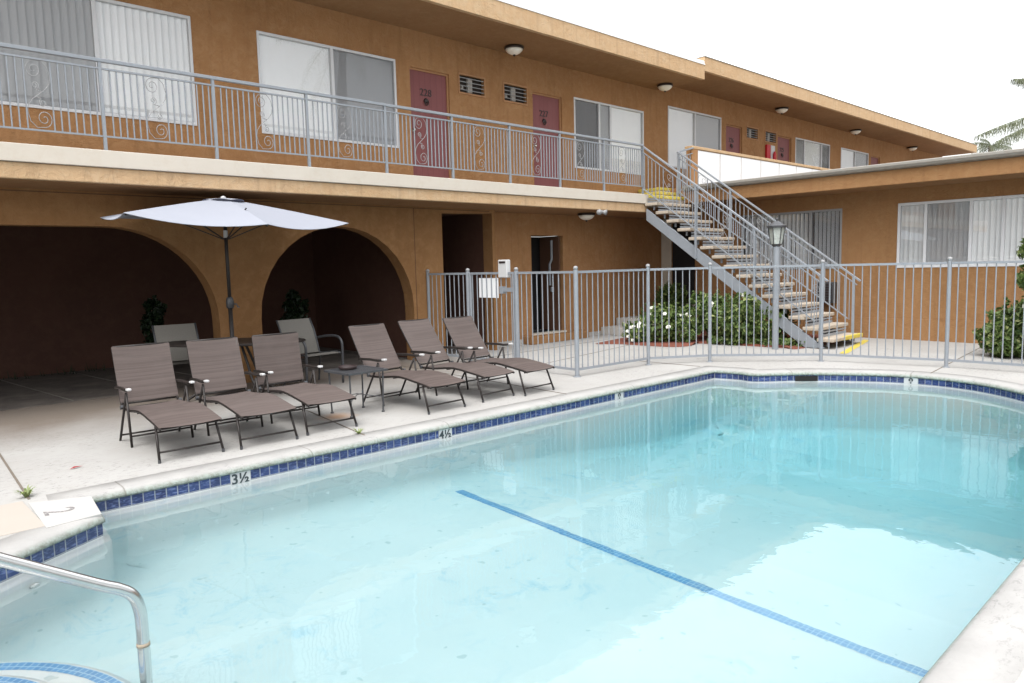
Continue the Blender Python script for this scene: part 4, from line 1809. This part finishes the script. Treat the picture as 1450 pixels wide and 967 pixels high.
ang = [math.radians(a) for a, _, _ in CV]
mb = MB()
ru = .17
NA, NR = 10, 8
for k in range(6):
    a0, a1 = ang[k], ang[(k + 1) % 6]
    grid = []
    for j in range(NR + 1):
        t = ru / RA + (1 - ru / RA) * j / NR
        row = []
        for i in range(NA + 1):
            u = i / NA
            r0, r1 = CV[k][1], CV[(k + 1) % 6][1]
            z0, z1 = CV[k][2], CV[(k + 1) % 6][2]
            p0 = Vector((math.cos(a0), math.sin(a0), 0)) * r0 * t
            p1 = Vector((math.cos(a1), math.sin(a1), 0)) * r1 * t
            ze = z0 + (z1 - z0) * u
            p = p0.lerp(p1, u)
            bow = 4 * u * (1 - u)
            zz = ZA + (ze - ZA) * (t ** 1.12) - (.07 if k in (0, 5) else .045 if k == 4 else .0) * bow * t * t
            p *= (1 - .015 * bow * t)
            row.append(UC + Vector((p.x, p.y, zz)))
        grid.append(row)
    for j in range(NR):
        for i in range(NA):
            mb.quad(grid[j][i], grid[j + 1][i], grid[j + 1][i + 1], grid[j][i + 1])
can = mb.build('canopy', M['canopy'], um)
s_ = can.modifiers.new('cloth', 'SOLIDIFY')
s_.thickness = .006
mb = MB()
for k in range(6):
    a0, a1 = ang[k], ang[(k + 1) % 6]
    q = lambda a, r, z: UC + Vector((math.cos(a) * r, math.sin(a) * r, z))
    n = 5
    for i in range(n):
        da = (a1 - a0) % (2 * PI)
        b0, b1 = a0 + da * i / n, a0 + da * (i + 1) / n
        z0, z1 = 2.468 + .015 * math.sin(PI * i / n), 2.468 + .015 * math.sin(PI * (i + 1) / n)
        mb.quad(q(b0, .245, z0), q(b1, .245, z1), q(b1, .03, 2.508), q(b0, .03, 2.508))
mb.build('canopy_vent', M['canopy'], can)
mb = MB()
mb.lathe([(.03, 2.505), (.035, 2.515), (.02, 2.53), (.004, 2.535)], tuple(UC), 12)
mb.build('finial', M['white_plastic'], um, smooth=True)
for k in range(6):
    a = ang[k]
    dirv = Vector((math.cos(a), math.sin(a), 0))
    mb = MB()
    mb.bar(UC + dirv * .03 + Vector((0, 0, ZA - .03)), UC + dirv * (CV[k][1] - .02) + Vector((0, 0, CV[k][2] - .018)), .014, .02)
    mb.bar(UC + dirv * .03 + Vector((0, 0, 2.0)), UC + dirv * .8 + Vector((0, 0, 2.325)), .012, .012)
    mb.build('rib', M['iron'], um)

pt = thing('patio_table', tuple(UC), 'oval dark patio table around the parasol pole behind the loungers', 'table')
mb = MB()
mb.lathe([(.035, .690), (.90, .690), (.925, .70), (.925, .715), (.91, .722), (.035, .722)], (0, 0, 0), 48)
mb.v = [(UC.x + x * .724 + y * .69 * .46, UC.y - x * .69 + y * .724 * .46, z) for x, y, z in mb.v]
mb.build('tabletop', M['iron'], pt)
for k in range(4):
    a = PI / 4 + PI / 2 * k
    e = Vector((math.cos(a) * .724 + math.sin(a) * .69 * .5, -math.cos(a) * .69 + math.sin(a) * .724 * .5, 0))
    mb = MB()
    mb.tube(catmull([UC + e * .18 + Vector((0, 0, .70)), UC + e * .30 + Vector((0, 0, .45)), UC + e * .42 + Vector((0, 0, .2)), UC + e * .72 + Vector((0, 0, .015))], 6), .018, 8)
    mb.build('leg', M['iron'], pt, smooth=True)


def make_chair():
    root = thing('patio_chair', (0, 0, 0), '', 'chair', 'grey sling patio chairs around the parasol table')
    w = .26
    P = [(-.26, .43), (-.15, .445), (.05, .42), (.22, .40)]
    mb = MB()
    for (y0, z0), (y1, z1) in zip(P, P[1:]):
        mb.quad((-w, y0, z0), (w, y0, z0), (w, y1, z1), (-w, y1, z1))
    mb.build('seat', M['sling_grey'], root, smooth=True)
    B = [(.23, .42), (.28, .58), (.34, .74), (.43, .90)]
    mb = MB()
    for (y0, z0), (y1, z1) in zip(B, B[1:]):
        mb.quad((-w, y0, z0), (w, y0, z0), (w, y1, z1), (-w, y1, z1))
    mb.build('backrest', M['sling_grey'], root, smooth=True)
    for s in (-1, 1):
        mb = MB()
        mb.tube([(s * (w + .012), y, z) for y, z in P + B], .013, 8)
        mb.build('side_frame', M['iron_grey'], root, smooth=True)
        mb = MB()
        mb.tube(catmull([(s * (w + .03), .30, .62), (s * (w + .04), .1, .65), (s * (w + .04), -.14, .66), (s * (w + .04), -.25, .60), (s * (w + .04), -.27, .45), (s * (w + .04), -.25, .0)], 6), [.018] * 30 + [.016], 8)
        mb.build('armrest', M['iron_grey'], root, smooth=True)
        mb = MB()
        mb.tube([(s * (w + .02), .22, .42), (s * (w + .03), .30, .0)], .013, 8)
        mb.build('leg', M['iron_grey'], root)
    return root


ch = make_chair()
ch.location = (5.0, -.06, 0)
ch.rotation_euler = (0, 0, .12)
ch['label'] = 'grey sling patio chair with curved arms in front of the second arch'
dup(ch, (3.50, .62, 0), -.1, 'grey sling patio chair in the shade behind the first loungers, by the leafy pot plant')


# ------------------------------------------------------------------ plants
def leaves(mb, c, rad, n, size, r, shell=.55, flat=0.0, zmin=None):
    for _ in range(n):
        while True:
            p = Vector((r.uniform(-1, 1), r.uniform(-1, 1), r.uniform(-1, 1)))
            if shell < p.length < 1:
                break
        q = Vector((c[0] + p.x * rad[0], c[1] + p.y * rad[1], c[2] + p.z * rad[2]))
        if zmin is not None and q.z < zmin:
            continue
        nrm = (p + Vector((r.uniform(-.8, .8), r.uniform(-.8, .8), r.uniform(-.2, 1.0)))).normalized()
        t = nrm.orthogonal().normalized()
        t = Quaternion(nrm, r.uniform(0, 2 * PI)) @ t
        b = nrm.cross(t)
        s = size * r.uniform(.55, 1.4)
        mb.add([q - t * s * .5, q + b * s * .27 + nrm * s * .06, q + t * s * .55 - nrm * s * .08, q - b * s * .27 + nrm * s * .06], [(0, 1, 2, 3)])


def shrub(name, blobs, mat, label, cat, base, size=.07, dens=900, stems=5, group=None, seed=1, flowers=None, flower_n=0):
    r = random.Random(seed)
    t = thing(name, base, label, cat, group)
    mb = MB()
    for (c, rad) in blobs:
        vol = rad[0] * rad[1] + rad[1] * rad[2] + rad[0] * rad[2]
        leaves(mb, c, rad, int(dens * vol * 3), size, r, shell=.5, zmin=.02)
        for _ in range(9):
            p = Vector((r.gauss(0, 1), r.gauss(0, 1), r.gauss(.3, .8))).normalized()
            cc = (c[0] + p.x * rad[0] * .95, c[1] + p.y * rad[1] * .95, c[2] + p.z * rad[2] * .95)
            s = r.uniform(.22, .4)
            leaves(mb, cc, (rad[0] * s, rad[1] * s, rad[2] * s), int(dens * vol * .16), size, r, shell=.1, zmin=.02)
    for (c, rad) in blobs:
        for _ in range(int(26 * (rad[0] + rad[2]) * 2)):
            p = Vector((r.gauss(0, 1), r.gauss(0, 1), r.gauss(.5, .7))).normalized()
            a0 = Vector((c[0] + p.x * rad[0] * .9, c[1] + p.y * rad[1] * .9, c[2] + p.z * rad[2] * .9))
            if a0.z < .05:
                continue
            dd = (p + Vector((r.uniform(-.5, .5), r.uniform(-.5, .5), r.uniform(.1, .8)))).normalized()
            ln = r.uniform(.08, .2) * min(1, rad[0] * 2.4)
            for q in range(6):
                leaves(mb, tuple(a0 + dd * ln * q / 5), (.03, .03, .03), 2, size * 1.05, r, shell=.0, zmin=.02)
    mb.build('foliage', mat, t)
    mb = MB()
    for k in range(stems):
        c, rad = blobs[k % len(blobs)]
        b0 = Vector(base) + Vector((r.uniform(-.12, .12), r.uniform(-.12, .12), 0))
        e = Vector((c[0] + r.uniform(-.5, .5) * rad[0], c[1] + r.uniform(-.5, .5) * rad[1], c[2] + r.uniform(0, .4) * rad[2]))
        mb.tube([b0, b0.lerp(e, .5) + Vector((0, 0, .05)), e], [.016, .012, .006], 6)
    mb.build('stem', M['bark'], t)
    if flower_n:
        fm = MB()
        for _ in range(flower_n):
            c, rad = flowers[r.randrange(len(flowers))]
            p = Vector((r.uniform(-1, .3), r.uniform(-1, .3), r.uniform(-.3, 1))).normalized()
            q = Vector(c) + Vector((p.x * rad[0], p.y * rad[1], p.z * rad[2])) * 1.04
            for k in range(7):
                d = (p + Vector((r.uniform(-.9, .9), r.uniform(-.9, .9), r.uniform(-.9, .9)))).normalized()
                s = .036
                tt = d.orthogonal().normalized()
                bb = d.cross(tt)
                qq = q + d * .012
                fm.add([qq - tt * s, qq + bb * s + d * .01, qq + tt * s, qq - bb * s + d * .01], [(0, 1, 2, 3)])
        fm.build('blossom', M['petal'], t)
    return t


# flower bed below the stair
mb = MB()
bed = [(11.42, .1), (11.40, -.5), (11.52, -1.5), (11.9, -1.72), (12.25, -1.55), (12.42, -2.1), (12.5, -3.2), (12.62, -3.55), (14.9, -3.3), (15.0, .2)]
bp = catmull([Vector((x, y, 0)) for x, y in bed], 5, True)
n = len(bp)
cen = Vector((13.2, -1.4, .05))
mb.add([(p.x, p.y, .003) for p in bp] + [tuple(p.lerp(cen, .12) + Vector((0, 0, .03))) for p in bp] + [tuple(cen)],
       [(i, (i + 1) % n, n + (i + 1) % n, n + i) for i in range(n)] + [(n + i, n + (i + 1) % n, 2 * n) for i in range(n)])
struct(mb.build('mulch_bed', M['mulch'], smooth=False), 'stuff')
fb = [((12.0, -.98, .38), (.36, .42, .36)), ((11.78, -.62, .22), (.28, .30, .22)), ((12.2, -1.3, .30), (.28, .32, .31))]
shrub('flowering_shrub', fb, M['leaf'], 'green rose bush with white blossoms in the red mulch bed behind the fence', 'shrub', (12.0, -.95, .03), .08, 760, 7, seed=3, flowers=[fb[0], fb[0], fb[2], fb[1]], flower_n=22)
gb = [((12.75, -1.85, .46), (.44, .44, .43)), ((12.62, -2.35, .48), (.38, .37, .44)), ((12.95, -2.75, .36), (.40, .38, .34)), ((12.7, -1.45, .55), (.30, .30, .36))]
shrub('leafy_shrub', gb, M['leaf'], 'large leafy green shrub growing under the outdoor staircase', 'shrub', (12.75, -2.0, .03), .082, 720, 8, seed=4, flowers=[gb[0], gb[3], gb[1]], flower_n=7)
shrub('corner_shrub', [((14.35, .35, .72), (.34, .30, .34)), ((14.3, .4, .4), (.2, .2, .3))], M['leaf'], 'small upright shrub in the dark corner beside the beige post', 'shrub', (14.35, .35, .03), .09, 800, 4, seed=5)
mb = MB()
r = random.Random(9)
for k in range(22):
    t = k / 21
    c = (12.38 + .45 * t + r.uniform(-.05, .2), -1.9 - 1.75 * t + r.uniform(-.06, .06), .07)
    leaves(mb, c, (.16, .16, .09), 70, .075, r, .0, zmin=.02)
o = mb.build('ground_cover', M['leaf'])
o['kind'] = 'stuff'
hb = [((13.55, -6.65, .40), (.50, .48, .40)), ((13.25, -6.45, .25), (.32, .36, .26)), ((13.5, -7.2, .45), (.45, .45, .42))]
shrub('clipped_shrub', hb, M['leaf'], 'low round clipped shrub by the wing wall at the right frame edge', 'shrub', (13.5, -6.7, .0), .085, 1300, 6, seed=6, flowers=hb[:1], flower_n=4)
shrub('column_shrub', [((12.75, -7.12, 1.62), (.34, .34, .36)), ((12.75, -7.1, 1.2), (.36, .34, .36))], M['leaf'], 'tall clipped shrub rising above the fence in front of the wing window', 'shrub', (12.75, -7.12, .0), .085, 1500, 5, seed=7)
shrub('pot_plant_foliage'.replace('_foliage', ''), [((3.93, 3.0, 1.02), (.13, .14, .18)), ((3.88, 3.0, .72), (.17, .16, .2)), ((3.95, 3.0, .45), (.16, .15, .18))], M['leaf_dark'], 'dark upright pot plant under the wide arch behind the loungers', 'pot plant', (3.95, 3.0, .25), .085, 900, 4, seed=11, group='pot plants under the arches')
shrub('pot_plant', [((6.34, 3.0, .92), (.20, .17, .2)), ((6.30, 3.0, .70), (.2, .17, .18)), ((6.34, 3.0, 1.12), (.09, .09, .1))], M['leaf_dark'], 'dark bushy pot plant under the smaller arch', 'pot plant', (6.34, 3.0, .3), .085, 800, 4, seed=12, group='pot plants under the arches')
for x, lab in ((3.95, 'dull clay pot holding the upright plant under the wide arch'), (6.34, 'dull clay pot holding the bushy plant under the smaller arch')):
    mb = MB()
    mb.lathe([(.11, .006), (.16, .30), (.18, .31), (.18, .345), (.16, .345), (.15, .30)], (x, 3.0, 0), 20)
    o = mb.build('plant_pot', M['terracotta'], None, smooth=False)
    tag(o, lab, 'pot', 'clay pots under the arches')
mb = MB()
r = random.Random(21)
for k in range(150):
    x, y = r.uniform(-3, 4.6), r.uniform(4.12, 4.48)
    h = r.uniform(.05, .16)
    dx, dy = r.uniform(-.04, .04), r.uniform(-.05, .02)
    mb.add([(x - .008, y, 0), (x + .008, y, 0), (x + dx, y + dy, h)], [(0, 1, 2)])
o = mb.build('weedy_grass', M['leaf_dark'])
o['kind'] = 'stuff'


def weed(x, y, n, h, seed, label):
    r = random.Random(seed)
    mb = MB()
    for _ in range(n):
        a = r.uniform(0, 2 * PI)
        l = h * r.uniform(.5, 1.1)
        d = Vector((math.cos(a), math.sin(a), 0))
        s = Vector((-d.y, d.x, 0)) * .006
        b = Vector((x, y, .0)) + d * .01
        m = b + d * l * .45 + Vector((0, 0, l * .75))
        e = b + d * l * .95 + Vector((0, 0, l * r.uniform(.5, 1.0)))
        mb.add([b - s, b + s, m + s, m - s, e], [(0, 1, 2, 3), (3, 2, 4)])
    o = mb.build('weed', M['weed'])
    tag(o, label, 'weed', 'weeds in the deck joints')


weed(1.0, -3.17, 34, .075, 1, 'tuft of green weed in the deck joint beside the pale corner slab')
weed(3.72, -3.27, 26, .055, 2, 'tiny pale weed at the pool edge below the third lounger')
mb = MB()
mb.add([(1.41, -2.56, .006), (1.45, -2.535, .018), (1.52, -2.53, .008), (1.46, -2.56, .012)], [(0, 3, 1), (3, 2, 1)])
tag(mb.build('dry_leaf', M['leafred']), 'single dark red dry leaf on the pale deck', 'leaf')
bn = thing('ash_bin', (4.35, 1.5, 0), 'slim black bin standing in the shade beside the pier between the arches', 'bin')
mb = MB()
mb.lathe([(.10, .006), (.11, .55), (.10, .60), (.05, .64)], (4.38, 1.55, 0), 16)
mb.build('bin_body', M['dark'], bn)
mb = MB()
mb.lathe([(.035, .64), (.03, .86), (.04, .87), (.04, .89), (.01, .90)], (4.38, 1.55, 0), 12)
mb.build('bin_neck', M['dark'], bn)


# ------------------------------------------------------------------ pool handrail
hr = thing('pool_handrail', (.99, -5.77, -.5), 'brushed steel pool handrail bending down into the water by the entry steps', 'handrail')
hp = [(.985, -5.77, -1.05), (.985, -5.77, -.6), (.985, -5.77, -.1), (.98, -5.77, .03), (.955, -5.772, .105), (.90, -5.775, .155), (.80, -5.78, .215), (.455, -5.80, .44), (.0, -5.83, .74), (-.6, -5.87, 1.13), (-.85, -5.885, 1.22), (-1.1, -5.9, 1.18), (-1.24, -5.91, 1.0), (-1.26, -5.91, .5), (-1.26, -5.91, .0)]
mb = MB()
mb.tube(catmull([Vector(p) for p in hp], 7), .0275, 18)
mb.build('rail_tube', M['steel'], hr, smooth=True)
mb = MB()
mb.tube([(.985, -5.77, -.157), (.985, -5.77, -.135)], .0300, 18)  # tinted collar added for the meniscus where the tube meets the water
mb.build('meniscus_ring', m_plain('meniscus_tint', (.30, .25, .19), .8, var=.3, scale=60), hr, smooth=True)


# ------------------------------------------------------------------ palms
def frond(mb, base, d, L, droop, r, leafl=.5, nl=46, rach=None):
    d = Vector(d).normalized()
    side = d.cross(Vector((0, 0, 1))).normalized()
    pts = []
    for k in range(13):
        t = k / 12
        p = Vector(base) + d * L * t + Vector((0, 0, -droop * t * t * L))
        pts.append(p)
    (rach if rach is not None else mb).tube(pts, [.03 * (1 - .85 * k / 12) for k in range(13)], 5)
    for k in range(nl):
        t = .12 + .88 * (k + r.random()) / nl
        i = min(11, int(t * 12))
        p = pts[i].lerp(pts[i + 1], t * 12 - i)
        tan = (pts[i + 1] - pts[i]).normalized()
        for s in (-1, 1):
            ll = leafl * (math.sin(PI * min(1, t * .8 + .15)) * .8 + .25) * r.uniform(.75, 1.1)
            out = (side * s * .8 + tan * .6 + Vector((0, 0, r.uniform(-.1, .35)))).normalized()
            m = p + out * ll * .38 + Vector((0, 0, -ll * .12))
            e = p + out * ll * .55 + Vector((0, 0, -ll * r.uniform(.7, 1.15)))
            w = tan * .012
            mb.add([p - w, p + w, m + w, m - w, e], [(0, 1, 2, 3), (3, 2, 4)])


def palm(x, y, zc, label, nf=22, L=3.0, leafl=.6, seed=1, trunk_r=.2, nl=46, extra=()):
    r = random.Random(seed)
    t = thing('palm_tree', (x, y, 0), label, 'palm tree', 'palm trees beyond the motel')
    mb = MB()
    rc = MB()
    for k in range(nf):
        a = 2 * PI * k / nf * 2.4 + r.uniform(-.2, .2)
        e = r.uniform(-.35, .95)
        d = (math.cos(a) * math.cos(e), math.sin(a) * math.cos(e), math.sin(e))
        frond(mb, (x, y, zc), d, L * r.uniform(.8, 1.1), r.uniform(.25, .6), r, leafl, nl, rc)
    for d, LL, dr in extra:
        frond(mb, (x, y, zc), d, LL, dr, r, leafl * 1.15, int(nl * 4.5), rc)
    mb.build('crown', M['palm'], t)
    rc.build('frond_stalks', M['palm'], t)
    mb = MB()
    n = 14
    mb.tube([(x + .15 * math.sin(k * .5), y, zc * k / n) for k in range(n + 1)], [trunk_r * (1.15 - .3 * k / n) * (1 + .06 * (k % 2)) for k in range(n + 1)], 10)
    mb.build('trunk', M['bark'], t)
    return t
palm(59.0, 5.0, 8.9, 'small distant palm with a drooping crown above the wing roof', 17, 1.6, .5, 31, .20, 26)
palm(72.3, 6.3, 9.7, 'tiny far palm top just showing over the wing gutter', 20, 1.5, .6, 32, .2, 26)
palm(34.2, -4.9, 6.9, 'large feathery palm beyond the wing, its long fronds reaching into the sky', 16, 2.6, .7, 33, .22, 46,
     extra=[((-.69, .62, .40), 4.15, .20), ((-.72, .66, -.02), 5.0, .20), ((-.75, .60, -.12), 4.6, .18)])
palm(17.9, -17.5, 11.9, 'tall palm standing behind the camera and seen only mirrored in the upper windows', 26, 4.0, .8, 34, .22, 50)
